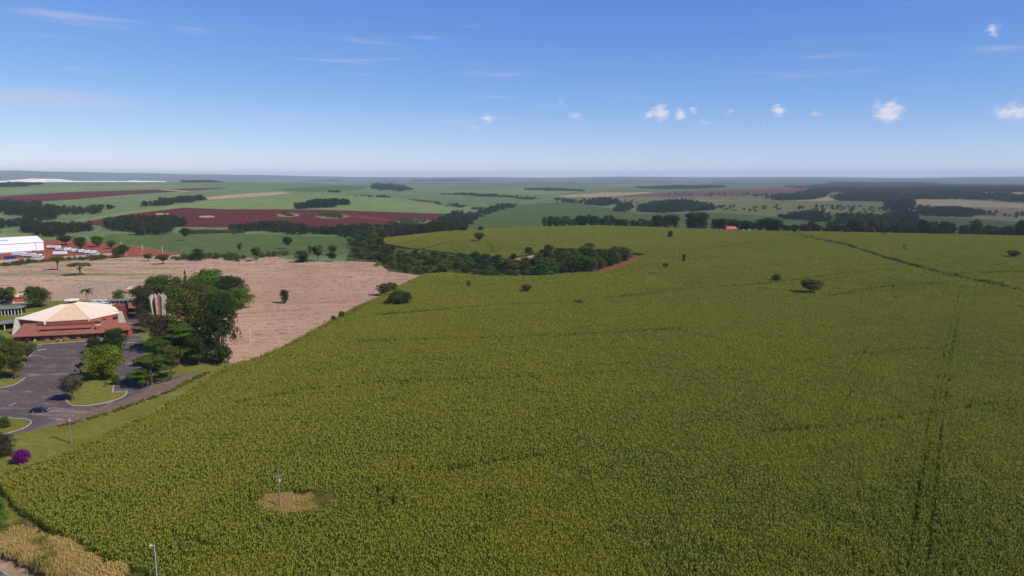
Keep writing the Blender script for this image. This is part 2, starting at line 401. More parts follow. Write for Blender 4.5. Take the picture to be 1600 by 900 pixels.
FIELDS = [
 ('soy_field', 'soy', 'dark green soy field beyond the maize hill', [(690, 372), (708, 357), (722, 349), (745, 338), (775, 328), (812, 320), (850, 317), (905, 316), (930, 320), (960, 326), (1000, 334), (1110, 332), (1200, 338), (1340, 332), (1440, 338), (1600, 347), (1900, 352), (1900, 385), (1300, 380), (700, 380)]),
 ('pasture_land', 'pasture', 'olive pasture with scattered trees beyond the soy', [(925, 322), (905, 316), (870, 312), (960, 309), (1100, 307), (1240, 314), (1420, 319), (1540, 326), (1600, 336), (1900, 340), (1900, 353), (1600, 347), (1440, 338), (1340, 331), (1200, 337), (1110, 332), (1000, 334), (960, 326)]),
 ('dry_pasture_land', 'dry_pasture', 'brown dry pasture on the far right slope', [(1420, 320), (1500, 324), (1600, 325), (1900, 330), (1900, 350), (1600, 346), (1520, 341), (1430, 334)]),
 ('tan_field', 'tan_field', 'tan harvested field between far right woods', [(1242, 314), (1277, 306), (1312, 306), (1310, 314)]),
 ('tan_field', 'tan_field', 'long tan harvested strip at far right', [(1417, 311), (1500, 312), (1600, 318), (1900, 322), (1900, 328), (1600, 325), (1475, 322), (1422, 319)]),
 ('tan_field', 'tan_field', 'thin tan strip inside far right forest', [(1530, 300), (1600, 299), (1700, 300), (1700, 303), (1560, 303)]),
 ('brown_field', 'brown_soil', 'dark brown ploughed field below the far right forest', [(952, 307.5), (985, 304.5), (1030, 301), (1120, 297), (1200, 294), (1300, 291), (1600, 288), (1600, 294), (1330, 300), (1150, 306), (1050, 308)]),
 ('tan_field', 'tan_field', 'pale olive strip left of the brown ploughed field', [(870, 306), (940, 301), (1030, 300), (985, 304.5), (950, 307.5), (880, 308)]),
 ('red_field', 'red_soil', 'distant strip of dark red ploughed soil at far left', [(-200, 329), (0, 319), (94, 313), (206, 304), (281, 299), (250, 296), (112, 300), (0, 307), (-200, 316)]),
 ('red_field', 'red_soil', 'thin far red ploughed sliver past the track', [(262, 296), (290, 294.5), (360, 293), (345, 295), (300, 298)]),
 ('tan_field', 'tan_field', 'pale tan strip above the big red field', [(285, 313), (340, 306), (400, 301.5), (440, 299.5), (456, 302), (400, 307), (330, 311.5)]),
 ('cane_field', 'cane_light', 'light green cane field above the big red field', [(95, 349), (200, 330), (300, 317), (400, 307), (460, 302), (560, 306), (650, 312), (740, 325), (758, 329), (705, 334), (600, 331), (500, 327.5), (350, 327), (287, 324.5), (200, 334.5)]),
 ('cane_field', 'cane', 'darker green cane field in the fold at left', [(-200, 345), (0, 322), (120, 316), (230, 318), (300, 315), (240, 324), (150, 336), (95, 349), (60, 352), (-200, 352)]),
 ('red_field', 'red_soil', 'big dark red ploughed field in the middle distance', [(98, 350.5), (150, 344), (200, 334.5), (287, 324.5), (350, 327), (400, 327), (500, 327.5), (600, 331), (702, 334.5), (716, 343), (700, 355), (640, 360), (550, 360.5), (470, 358), (400, 356), (275, 354.5), (175, 352.5)]),
 ('farm_road', 'yard_soil', 'red dirt track climbing beside the red field', [(700, 360), (722, 345.5), (745, 335.5), (772, 326), (806, 318.5), (807, 320), (776, 328), (748, 337.5), (726, 348), (708, 361)]),
 ('red_field', 'red_soil', 'short strip of bare red soil in the far cane', [(635, 311), (655, 311.5), (690, 315.5), (686, 317.5), (655, 315)]),
 ('farm_road', 'tan_field', 'thin pale track beyond the far red strip', [(244, 295), (262, 296.2), (296, 299), (290, 299.8), (258, 297.2)]),
 ('cane_field', 'cane_light', 'lighter green strip near the far left brow', [(0, 304), (110, 297), (250, 292.5), (330, 291), (240, 289), (100, 292), (0, 297)]),
 ('cane_field', 'cane_light', 'lighter green far strip in the middle', [(640, 298), (800, 294), (930, 297), (870, 304), (760, 302)]),
 ('pasture_land', 'pasture', 'olive strip among the far middle fields', [(560, 293), (640, 289), (760, 288.5), (700, 292), (600, 296)]),
 ('dry_pasture_land', 'dry_pasture', 'brownish far field right of the middle', [(900, 290), (1010, 286), (1120, 286), (1040, 289.5), (950, 292)]),
 ('soy_field', 'soy', 'far dark green strip in the middle cane', [(420, 296), (520, 290), (585, 290), (560, 297), (480, 300)]),
 ('weed_island', 'pasture', 'small oval weedy island left in the red field', [(432, 335), (448, 332.5), (466, 334), (468, 337.5), (450, 339.5), (434, 338)]),
 ('weed_island', 'pasture', 'middle oval weedy island in the red field', [(492, 338), (510, 334.5), (538, 335), (548, 338.5), (530, 342), (500, 341)]),
 ('weed_island', 'pasture', 'large weedy island at the right of the red field', [(612, 352), (622, 345), (650, 342), (672, 344), (668, 349), (645, 356), (620, 357)]),
 ('yellow_patch', 'tan_field', 'bare yellowish patch in the red field', [(336.0, 338.5), (334.5, 339.3), (326.5, 340.25), (318.7, 339.8), (312.2, 339.58), (311.4, 338.5), (311.3, 337.42), (319.2, 337.2), (326.8, 336.76), (334.7, 337.69)]),
 ('yellow_patch', 'tan_field', 'long yellowish patch left in the red field', [(266.0, 334.3), (264.6, 334.9), (257.3, 335.61), (250.0, 335.27), (244.0, 335.11), (243.3, 334.3), (243.2, 333.49), (250.5, 333.32), (257.5, 333.0), (264.8, 333.69)]),
 ('soy_field', 'soy', 'bright green soy field beyond the stubble', [(148, 376), (165, 366), (260, 364), (390, 366), (540, 370), (562, 378), (552, 392), (525, 400), (480, 399), (430, 400), (395, 403), (330, 397), (285, 397), (220, 385), (165, 380)]),
 ('meadow_land', 'pasture', 'weedy yellow green meadow behind the warehouse', [(-200, 360), (0, 366), (60, 362), (120, 368), (165, 367), (150, 378), (110, 373), (66, 377), (0, 372), (-200, 372)]),
 ('yard_ground', 'yard_soil', 'bare red earth yard around the warehouse', [(-220, 380), (0, 372), (66, 376), (112, 373), (150, 378), (165, 380), (222, 387), (285, 397), (250, 400), (180, 402), (100, 407), (0, 414), (-220, 424)]),
 ('stubble_field', 'stubble_weedy', 'weedy brown stubble field with lone umbrella trees', [(-220, 425), (0, 415), (100, 408), (180, 403), (250, 400.5), (285, 398), (300, 420), (290, 445), (240, 470), (80, 470), (0, 462), (-220, 480)]),
 ('stubble_field', 'stubble', 'bare pinkish brown stubble field right of the grove', [(285, 398), (395, 404), (430, 401), (470, 409), (560, 408), (590, 410), (607, 424), (664, 431), (628, 448), (592, 465), (560, 479), (520, 501), (480, 523), (440, 544), (402, 561), (376, 568), (340, 565), (270, 500), (240, 470), (290, 445), (300, 420)]),
 ('plot_ground', 'plots', 'brown plots with pale kerb lines behind the hall', [(72, 470), (100, 444), (160, 441), (215, 439), (232, 470)]),
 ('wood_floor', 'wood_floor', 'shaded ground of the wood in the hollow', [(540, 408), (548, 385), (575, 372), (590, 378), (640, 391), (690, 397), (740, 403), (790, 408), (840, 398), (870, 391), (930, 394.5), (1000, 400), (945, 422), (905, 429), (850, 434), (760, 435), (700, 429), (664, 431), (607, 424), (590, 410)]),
 ('bare_bank', 'yard_soil', 'bare red earth bank below the right end of the wood', [(925, 430), (930, 429.5), (952, 427), (984, 414), (1008, 400), (992, 400.5), (968, 411), (940, 421)]),
 ('meadow_land', 'tan_field', 'yellowish clearing inside the wood', [(790, 404), (812, 397), (835, 399), (820, 412), (795, 412)]),
 ('maize_ground', 'maize_soil', 'earth under the big maize field', MAIZE),
 ('clearing_ground', 'verge_soil', 'dry grassy clearing around the wooden pole', CLEARING),
 ('farm_track', 'verge_soil', 'sunken dark farm track crossing the maize at right', [(1243, 367.2), (1262, 372.6), (1320, 384), (1390, 407), (1470, 429), (1560, 448), (1620, 464), (1625, 468), (1560, 453), (1468, 433), (1388, 409.5), (1318, 386), (1260, 374)]),
 ('lawn_ground', 'lawn', 'green grass verge between car park and maize', [(-300, 530), (0, 478), (70, 475), (78, 471), (235, 471), (268, 500), (338, 566), (374, 570), (352, 577), (318, 599), (270, 631), (228, 654), (180, 677), (130, 701), (80, 721), (30, 735), (-10, 751), (3, 768), (17, 790), (39, 812), (10, 822), (-300, 800)]),
 ('car_park', 'asphalt', 'worn dark asphalt car park and drive', [(-120, 712), (0, 683), (22, 678), (90, 665), (130, 655), (170, 643), (220, 626), (268, 608), (300, 590), (308, 583), (290, 584.5), (262, 592), (236, 602), (222, 592), (226, 560), (222, 530), (216, 510), (222, 497), (226, 483), (196, 481), (198, 500), (194, 520), (188, 530), (140, 532.5), (45, 539), (-120, 549)]),
 ('dirt_edge', 'edge_dirt', 'reddish dirt washed over lower edge of the asphalt', [(40, 675.5), (90, 664), (130, 654), (170, 642), (220, 625), (268, 607), (303, 588), (316, 580), (292, 585), (262, 596), (240, 601), (222, 612), (190, 625), (160, 634), (140, 644), (118, 647), (100, 656), (74, 662), (60, 669)]),
 ('grass_island', 'lawn', 'rounded kerbed grass island with trees in car park', [(104, 628), (115, 634), (137, 634), (157, 631), (181, 625), (196, 618), (198, 612), (176, 613.5), (181, 590), (184, 570), (190, 549), (193, 534), (160, 534), (140, 545), (135, 560), (120, 585), (112, 600), (102, 620)]),
 ('grass_island', 'lawn', 'tree covered grass island at left of car park', [(-120, 552), (45, 543), (73, 546), (55, 548.5), (40, 564), (25, 583), (18, 592), (40, 590), (20, 602), (0, 605), (-120, 618)]),
 ('grass_island', 'lawn', 'small rounded grass island by the parked car', [(-120, 655), (0, 652), (22, 653.5), (45, 655), (50, 660), (40, 668), (15, 676), (-10, 682), (-120, 708)]),
 ('verge_ground', 'verge_soil', 'dusty reddish verge at bottom left corner', [(-200, 790), (-20, 822), (10, 824), (39, 813), (84, 839), (149, 873), (229, 906), (430, 1010), (180, 1010), (40, 915), (0, 888), (-200, 850)]),
 ('road', 'asphalt', 'grey road clipped by the bottom left corner', [(-200, 852), (0, 891), (36, 918), (70, 960), (-200, 960)]),
]
def build_land():
    pts = []; edges = []
    # polar grid of terrain points
    azs = list(np.arange(-51, 51.1, 1.5)) + list(np.arange(60, 300.1, 8.0))
    r = 18.0; rr = []
    while r < 27000:
        rr.append(r); r *= 1.06 if r < 1500 else 1.10
    for i, a in enumerate(rr):
        for b in azs:
            t = R(b + (0.75 if (i % 2 and abs(b) < 52) else 0)); pts.append((a * math.sin(t), a * math.cos(t)))
    # edge to edge: round the corners shared between fields by snapping
    polys = []
    for (nm, mt, lb, poly) in FIELDS:
        w = wpoly(poly, 16); polys.append(w)
        k = len(pts); n = len(w)
        pts += [tuple(q) for q in w]; edges += [(k + i, k + (i + 1) % n) for i in range(n)]
    v, e, f, *_ = delaunay_2d_cdt([Vector(p) for p in pts], edges, [], 0, 0.02)
    V = np.array([(p.x, p.y) for p in v]); F = np.array([tuple(q) for q in f])
    C = V[F].mean(1)
    own = np.full(len(F), -1)
    for i, w in enumerate(polys):
        own[inpoly(C[:, 0], C[:, 1], w)] = i
    rad = np.hypot(C[:, 0], C[:, 1])
    own[(own < 0) & (rad > 6500)] = -2
    Z = terr(V[:, 0], V[:, 1])
    # one shared set of smooth normals so that neighbouring fields shade alike
    e_ = np.maximum(0.5, np.hypot(V[:, 0], V[:, 1]) * 0.01)
    nx = -(terr(V[:, 0] + e_, V[:, 1]) - terr(V[:, 0] - e_, V[:, 1])) / (2 * e_)
    ny = -(terr(V[:, 0], V[:, 1] + e_) - terr(V[:, 0], V[:, 1] - e_)) / (2 * e_)
    N = np.stack([nx, ny, np.ones_like(nx)], 1); N /= np.linalg.norm(N, axis=1)[:, None]
    names = {-1: ('countryside', 'cane', 'rolling green farmland reaching to the horizon'), -2: ('distant_hills', 'plain_far', 'hazy blue distant ridges on the horizon')}
    for i, x in enumerate(FIELDS): names[i] = x[:3]
    for i in sorted(set(own.tolist())):
        fs = F[own == i]; idx, inv = np.unique(fs, return_inverse=True)
        fs = inv.reshape(fs.shape)
        vv = np.stack([V[idx, 0], V[idx, 1], Z[idx]], 1)
        nm, mt, lb = names[i]
        o = mesh_obj(nm, vv.tolist(), fs.tolist(), mt, smooth=True)
        o.data.normals_split_custom_set_from_vertices(N[idx].tolist())
        tag(o, lb, kind='structure')
build_land()

# ------------------------------------------------------------------ scatter: many copies of small tufts on one object (things nobody could count)
HID = bpy.data.collections.new('scatter_sources')      # not linked to the scene: only the scatter reads it
def scatter(name, pts, rot, scl, idx, sources, label, kind='stuff', cat=None):
    me = bpy.data.meshes.new(name); n = len(pts)
    me.vertices.add(n); me.vertices.foreach_set('co', np.asarray(pts, np.float32).ravel())
    a = me.attributes.new('s_rot', 'FLOAT_VECTOR', 'POINT'); rv = np.zeros((n, 3), np.float32); rv[:, 2] = rot; a.data.foreach_set('vector', rv.ravel())
    a = me.attributes.new('s_scl', 'FLOAT_VECTOR', 'POINT'); a.data.foreach_set('vector', np.asarray(scl, np.float32).ravel())
    a = me.attributes.new('s_idx', 'INT', 'POINT'); a.data.foreach_set('value', np.asarray(idx, np.int32))
    o = bpy.data.objects.new(name, me); COL.objects.link(o)
    c = bpy.data.collections.new(name + '_sources')
    for s in sources: c.objects.link(s)
    g = bpy.data.node_groups.new(name + '_nodes', 'GeometryNodeTree')
    g.interface.new_socket('Geometry', in_out='INPUT', socket_type='NodeSocketGeometry')
    g.interface.new_socket('Geometry', in_out='OUTPUT', socket_type='NodeSocketGeometry')
    N = g.nodes; L = g.links
    gi = N.new('NodeGroupInput'); go = N.new('NodeGroupOutput')
    ci = N.new('GeometryNodeCollectionInfo'); ci.inputs['Collection'].default_value = c
    ci.inputs['Separate Children'].default_value = True; ci.inputs['Reset Children'].default_value = True
    ip = N.new('GeometryNodeInstanceOnPoints'); ip.inputs['Pick Instance'].default_value = True
    def na(nm, ty):
        q = N.new('GeometryNodeInputNamedAttribute'); q.data_type = ty; q.inputs['Name'].default_value = nm; return q.outputs[0]
    L.new(gi.outputs[0], ip.inputs['Points']); L.new(ci.outputs[0], ip.inputs['Instance'])
    L.new(na('s_idx', 'INT'), ip.inputs['Instance Index'])
    L.new(na('s_rot', 'FLOAT_VECTOR'), ip.inputs['Rotation']); L.new(na('s_scl', 'FLOAT_VECTOR'), ip.inputs['Scale'])
    L.new(ip.outputs[0], go.inputs[0])
    md = o.modifiers.new('scatter', 'NODES'); md.node_group = g
    tag(o, label, cat, kind=kind)
    return o

def leaf_mat(name, c1, c2, tip=None, big=0.02, trans=0.35, rnd=0.5, gloss=0.0, wide=False):
    """leaves: tone varies by plant, by place in the field and by leaf"""
    m, T, out = new_mat(name)
    oi = T.n('ShaderNodeObjectInfo')
    gp = T.n('ShaderNodeNewGeometry'); nb = T.noise(gp.outputs['Position'], big, 4, 0.65)
    if wide:                                            # patches of growth at two sizes
        n2 = T.noise(gp.outputs['Position'], big * 5, 3, 0.6); nb = T.m('ADD', T.m('MULTIPLY', T.m('SUBTRACT', nb, .5), 1.25), T.m('ADD', T.m('MULTIPLY', T.m('SUBTRACT', n2, .5), .55), .5))
    f = T.m('ADD', T.m('MULTIPLY', T.mapr(nb, 0.34, 0.66), 1 - rnd), T.m('MULTIPLY', oi.outputs['Random'], rnd))
    col = T.mix(f, c1, c2)
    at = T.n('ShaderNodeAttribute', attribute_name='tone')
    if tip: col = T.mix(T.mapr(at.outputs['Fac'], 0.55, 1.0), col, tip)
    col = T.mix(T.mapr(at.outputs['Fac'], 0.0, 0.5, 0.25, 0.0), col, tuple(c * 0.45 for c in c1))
    d = T.n('ShaderNodeBsdfDiffuse'); T.l(col, d.inputs[0])
    t = T.n('ShaderNodeBsdfTranslucent'); T.l(T.mix(0.5, col, (c2[0] * 1.1, c2[1] * 1.1, c2[2] * .6)), t.inputs[0])
    mx = T.n('ShaderNodeMixShader'); mx.inputs[0].default_value = trans
    T.l(d.outputs[0], mx.inputs[1]); T.l(t.outputs[0], mx.inputs[2])
    fin = mx.outputs[0]
    if gloss:
        gl = T.n('ShaderNodeBsdfGlossy'); gl.inputs['Roughness'].default_value = 0.45; gl.inputs[0].default_value = (1, 1, 1, 1)
        m2 = T.n('ShaderNodeMixShader'); m2.inputs[0].default_value = gloss; T.l(fin, m2.inputs[1]); T.l(gl.outputs[0], m2.inputs[2]); fin = m2.outputs[0]
    T.l(fin, out.inputs[0])
    return m
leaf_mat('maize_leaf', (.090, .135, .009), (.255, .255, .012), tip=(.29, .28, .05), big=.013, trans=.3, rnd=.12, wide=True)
leaf_mat('dry_grass', (.400, .275, .090), (.520, .370, .130), tip=(.62, .46, .20), big=.1, trans=.3, rnd=.6)
leaf_mat('green_grass', (.170, .170, .034), (.260, .225, .050), tip=(.40, .32, .11), big=.1, trans=.3, rnd=.6)
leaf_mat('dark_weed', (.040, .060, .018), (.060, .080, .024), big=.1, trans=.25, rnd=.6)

leaf_mat('lawn_grass', (.090, .110, .020), (.140, .145, .028), big=.1, trans=.3, rnd=.6)

def set_tone(me, tones):
    a = me.attributes.new('tone', 'FLOAT', 'FACE'); a.data.foreach_set('value', np.asarray(tones, np.float32))

_n = [0]
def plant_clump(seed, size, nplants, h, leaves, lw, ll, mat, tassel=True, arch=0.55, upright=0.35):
    rg = random.Random(seed); v = []; f = []; t = []
    for _ in range(nplants):
        px, py = (rg.random() - .5) * size, (rg.random() - .5) * size
        hh = h * rg.uniform(.80, 1.06); tone = rg.uniform(0.35, 0.58)
        for k in range(leaves):
            z = hh * (0.30 + 0.62 * (k + rg.random()) / leaves); a = rg.uniform(0, 6.283); L = ll * rg.uniform(.7, 1.15); w = lw * rg.uniform(.8, 1.2)
            dx, dy = math.cos(a), math.sin(a); sx, sy = -dy * w / 2, dx * w / 2
            p0 = (px, py, z); p1 = (px + dx * L * arch, py + dy * L * arch, z + L * upright); p2 = (px + dx * L, py + dy * L, z + L * (upright - .38))
            b = len(v)
            for p, q in ((p0, .6), (p1, 1), (p2, .25)):
                v.append((p[0] - sx * q, p[1] - sy * q, p[2])); v.append((p[0] + sx * q, p[1] + sy * q, p[2]))
            f += [(b, b + 1, b + 3, b + 2), (b + 2, b + 3, b + 5, b + 4)]
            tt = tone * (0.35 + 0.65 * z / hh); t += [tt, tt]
        if tassel and rg.random() < .85:
            a = rg.uniform(0, 3.14); dx, dy = math.cos(a) * .05, math.sin(a) * .05; b = len(v); z0 = hh * .9
            for s in (-1, 1):
                v += [(px + dx * s, py + dy * s, z0), (px + dx * s * 2.6, py + dy * s * 2.6, z0 + .38)]
            f += [(b, b + 2, b + 3, b + 1)]; t += [1.0]
    me = bpy.data.meshes.new('clump'); me.from_pydata(v, [], f); me.update(); me.materials.append(MATS[mat]); set_tone(me, t)
    _n[0] += 1
    return bpy.data.objects.new('clump_%04d' % _n[0], me)

def poly_mask_lines(x, y, lines):
    """True where a point is within w metres of a polyline"""
    hit = np.zeros(x.shape, bool)
    for (w, ln) in lines:
        for a, b in zip(ln[:-1], ln[1:]):
            ax, ay = a[0], a[1]; bx, by = b[0] - ax, b[1] - ay; q = bx * bx + by * by + 1e-9
            t = np.clip(((x - ax) * bx + (y - ay) * by) / q, 0, 1)
            hit |= ((x - ax - t * bx) ** 2 + (y - ay - t * by) ** 2) < w * w
    return hit
def wline(px, step=18):
    d = np.array(dense(px, step, False)); return PV(d[:, 0], d[:, 1])[:, :2]

MZ = wpoly(MAIZE, 16); CLR = wpoly(CLEARING, 5)
TERR = [  # terrace banks: the crop is thin along them (half width in metres)
 (1.20, wline([(372, 637), (480, 617), (600, 606), (700, 603), (800, 598), (905, 593), (1000, 588)])),
 (1.70, wline([(560, 541), (650, 537), (760, 534), (860, 531), (1000, 525), (1060, 520)])),
 (1.70, wline([(590, 497), (680, 490), (780, 482), (880, 476)])),
 (2.10, wline([(1000, 459), (1100, 455), (1195, 447), (1245, 441), (1320, 430), (1400, 425)])),
 (1.20, wline([(1240, 573), (1310, 563), (1400, 555), (1450, 551)])),
 (1.20, wline([(1190, 684), (1300, 676), (1400, 662), (1480, 650), (1600, 632)])),
 (2.10, wline([(1300, 466), (1400, 450), (1480, 447)])),
 (2.10, wline([(1495, 431), (1550, 430), (1620, 428)])),
 (1.35, wline([(640, 748), (720, 742), (760, 734), (850, 722)])),
 (2.10, wline([(660, 392), (700, 382), (740, 376), (820, 371)])),
 (2.10, wline([(620, 384), (680, 374), (740, 368)])),
 (2.10, wline([(1080, 395), (1150, 384), (1260, 374)])),
 (2.10, wline([(950, 470), (1060, 460)])),
 (0.35, wline([(80, 763), (130, 775), (170, 790), (220, 803)])),
 (0.35, wline([(240, 838), (290, 850), (330, 866)])),
]
TRACKS = [
 (.30, wline([(1506, 462), (1492, 520), (1480, 570), (1465, 640), (1450, 705), (1436, 770), (1416, 905)])),
 (.30, wline([(1497, 462), (1484, 520), (1470, 580), (1456, 640), (1443, 705), (1428, 770)])),
 (.30, wline([(1494, 520), (1484, 580), (1474, 650), (1466, 715), (1458, 790), (1447, 905)])),
 (.28, wline([(1375, 535), (1345, 590), (1318, 640), (1290, 680)])),
 (.28, wline([(1362, 535), (1330, 590), (1300, 640)])),
 (.5, wline([(592, 776), (594, 808)])), (.5, wline([(614, 776), (616, 802)])),
 (.6, wline([(704, 389), (712, 395), (722, 401)])), (.7, wline([(760, 379), (766, 386), (771, 398)])),
 (2.0, wline([(1243, 368), (1262, 373), (1320, 385), (1390, 408), (1470, 431), (1560, 450.5), (1622, 466)])),
 (.7, wline([(1490, 431), (1560, 429), (1625, 427)])),
]
def crop():
    G = 1.45; K = 4                                     # small clumps near gaps and edges; where nothing breaks the crop, blocks of 5.8 m
    small = [plant_clump(100 + i, .80, 6, 2.1, 9, .066, .40, 'maize_leaf', True, .45, .5) for i in range(6)]
    big = [plant_clump(200 + i, G * K * 1.03, 26 * K * K, 2.1, 9, .066, .40, 'maize_leaf', True, .45, .5) for i in range(5)]
    P_, R_, S_, I_ = [], [], [], []
    edge = [(5.5, wline([(-10, 752), (30, 736), (80, 722), (130, 702), (180, 678), (228, 655), (270, 632), (318, 600), (352, 578), (402, 562), (440, 545), (520, 502), (592, 466)]))]
    def put(X, Y, sc, idx, rot):
        n = len(X)
        vg = 1 + .10 * np.sin(X / 31 + 1.3 * np.sin(Y / 47)) * np.sin(Y / 39 + X / 83)      # vigour differs over the field
        h = RNG.uniform(.88, 1.08, n) * vg
        low = poly_mask_lines(X, Y, edge); h = np.where(low, h * RNG.uniform(.40, .85, n), h)          # the outer rows are stunted
        P_.append(np.stack([X, Y, terr(X, Y) - .03], 1)); R_.append(rot); S_.append(np.stack([np.full(n, sc), np.full(n, sc), h], 1)); I_.append(idx)
    for (r0, r1, sc) in ((60, 430, 1.0), (430, 1010, 1.7)):
        st = G * K * sc; g = G * sc
        X, Y = np.meshgrid(np.arange(-r1, r1 * 1.02, st), np.arange(0, r1, st)); X = X.ravel(); Y = Y.ravel()
        rr = np.hypot(X, Y); k = (rr >= r0) & (rr < r1) & (np.abs(np.degrees(np.arctan2(X, Y))) < 45); X, Y = X[k], Y[k]
        full = np.ones(X.shape, bool); part = np.zeros(X.shape, bool); h = st / 2
        for dx in (-1, 0, 1):
            for dy in (-1, 0, 1):
                i = inpoly(X + dx * h * 1.15, Y + dy * h * 1.15, MZ) & ~inpoly(X + dx * h * 1.1, Y + dy * h * 1.1, CLR)
                full &= i; part |= i
        near = poly_mask_lines(X, Y, [(w + st * .72, l) for w, l in TERR + TRACKS + edge])
        t = full & ~near; n = t.sum()
        put(X[t], Y[t], sc, RNG.integers(6, 11, n), RNG.integers(0, 4, n) * (math.pi / 2))
        s_ = part & ~t; K2 = K * 2; off = (np.arange(K2) - (K2 - 1) / 2) * g / 2
        ox, oy = np.meshgrid(off, off)
        x = (X[s_][:, None] + ox.ravel()[None]).ravel(); y = (Y[s_][:, None] + oy.ravel()[None]).ravel()
        x = x + RNG.uniform(-.25, .25, x.shape) * g; y = y + RNG.uniform(-.25, .25, y.shape) * g
        k = inpoly(x, y, MZ) & ~inpoly(x, y, CLR); x, y = x[k], y[k]
        u = RNG.random(x.shape)
        k = ~(poly_mask_lines(x, y, TERR) & (u < np.where(np.hypot(x, y) < 300, .68, .86))) & ~(poly_mask_lines(x, y, TRACKS) & (RNG.random(x.shape) < np.where(np.hypot(x, y) < 420, .80, .95))); x, y = x[k], y[k]
        put(x, y, sc, RNG.integers(0, 6, len(x)), RNG.uniform(0, 6.28, len(x)))
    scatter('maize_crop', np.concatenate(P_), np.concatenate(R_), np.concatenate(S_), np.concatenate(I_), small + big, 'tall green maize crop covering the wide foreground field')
    print('maize', sum(len(a) for a in P_))
crop()

def tufts(name, poly, step, srcs, label, smin, smax, keep=1.0, step_px=10):
    w = wpoly(poly, step_px); x0, y0 = w.min(0); x1, y1 = w.max(0)
    X, Y = np.meshgrid(np.arange(x0, x1, step), np.arange(y0, y1, step)); X = X.ravel(); Y = Y.ravel()
    X = X + RNG.uniform(-.5, .5, X.shape) * step; Y = Y + RNG.uniform(-.5, .5, Y.shape) * step
    k = inpoly(X, Y, w) & (RNG.random(X.shape) < keep); X, Y = X[k], Y[k]; n = len(X)
    big = .5 + .5 * np.sin(X / 3.1 + 1.7 * np.sin(Y / 2.3)) * np.sin(Y / 3.7 + 1)
    s = smin + (smax - smin) * np.clip(.65 * big + .35 * RNG.random(n), 0, 1)
    sel = np.clip(((.5 + .5 * np.sin(X / 4.3 + Y / 6.1)) * len(srcs) + RNG.uniform(-.9, .9, n)), 0, len(srcs) - .01).astype(int)
    return scatter(name, np.stack([X, Y, terr(X, Y) - .03], 1), RNG.uniform(0, 6.28, n), np.stack([s, s, s], 1), sel, srcs, label)
def grass_src(mat, seed, h=1.0, n=60, size=1.0):
    return plant_clump(seed, size, n, h, 4, .045, .55 * h, mat, False, .35, .75)
tufts('dry_grass', CLEARING, .8, [grass_src('dry_grass', 1), grass_src('dry_grass', 2), grass_src('green_grass', 3)], 'dry straw coloured grass tufts around the wooden pole', .7, 1.8, step_px=5)
tufts('brush_grass', [(-30, 858), (12, 850), (36, 842), (65, 848), (100, 864), (150, 888), (190, 912), (150, 930), (90, 908), (55, 888), (25, 876), (-30, 866)], .8,
      [grass_src('dry_grass', 11), grass_src('dry_grass', 12), grass_src('green_grass', 13), grass_src('dry_grass', 14), grass_src('dry_grass', 15)], 'tall golden and olive dry grass brush at bottom left corner', .8, 2.9)
tufts('clearing_shade_tufts', [(494, 782), (508, 779), (526, 783), (530, 794), (522, 801), (506, 800), (498, 790)], .9, [grass_src('dark_weed', 41, 1.2), grass_src('green_grass', 42, 1.0)], 'dark green tufts imitating crop shade at right end of the pole clearing', .6, 1.5, .8, 4)  # dark tufts added to imitate the shaded face of the crop wall
tufts('track_weeds', [(1243, 366.6), (1262, 371), (1320, 383), (1390, 405.5), (1470, 427), (1560, 446.5), (1620, 462), (1625, 465), (1560, 449), (1470, 429.5), (1390, 408), (1320, 385), (1262, 373)], 1.6,
      [grass_src('dark_weed', 21, 1.3), grass_src('dark_weed', 22, 1.3)], 'dark weedy bank beside the farm track in the maize', .8, 1.7, 1.0)

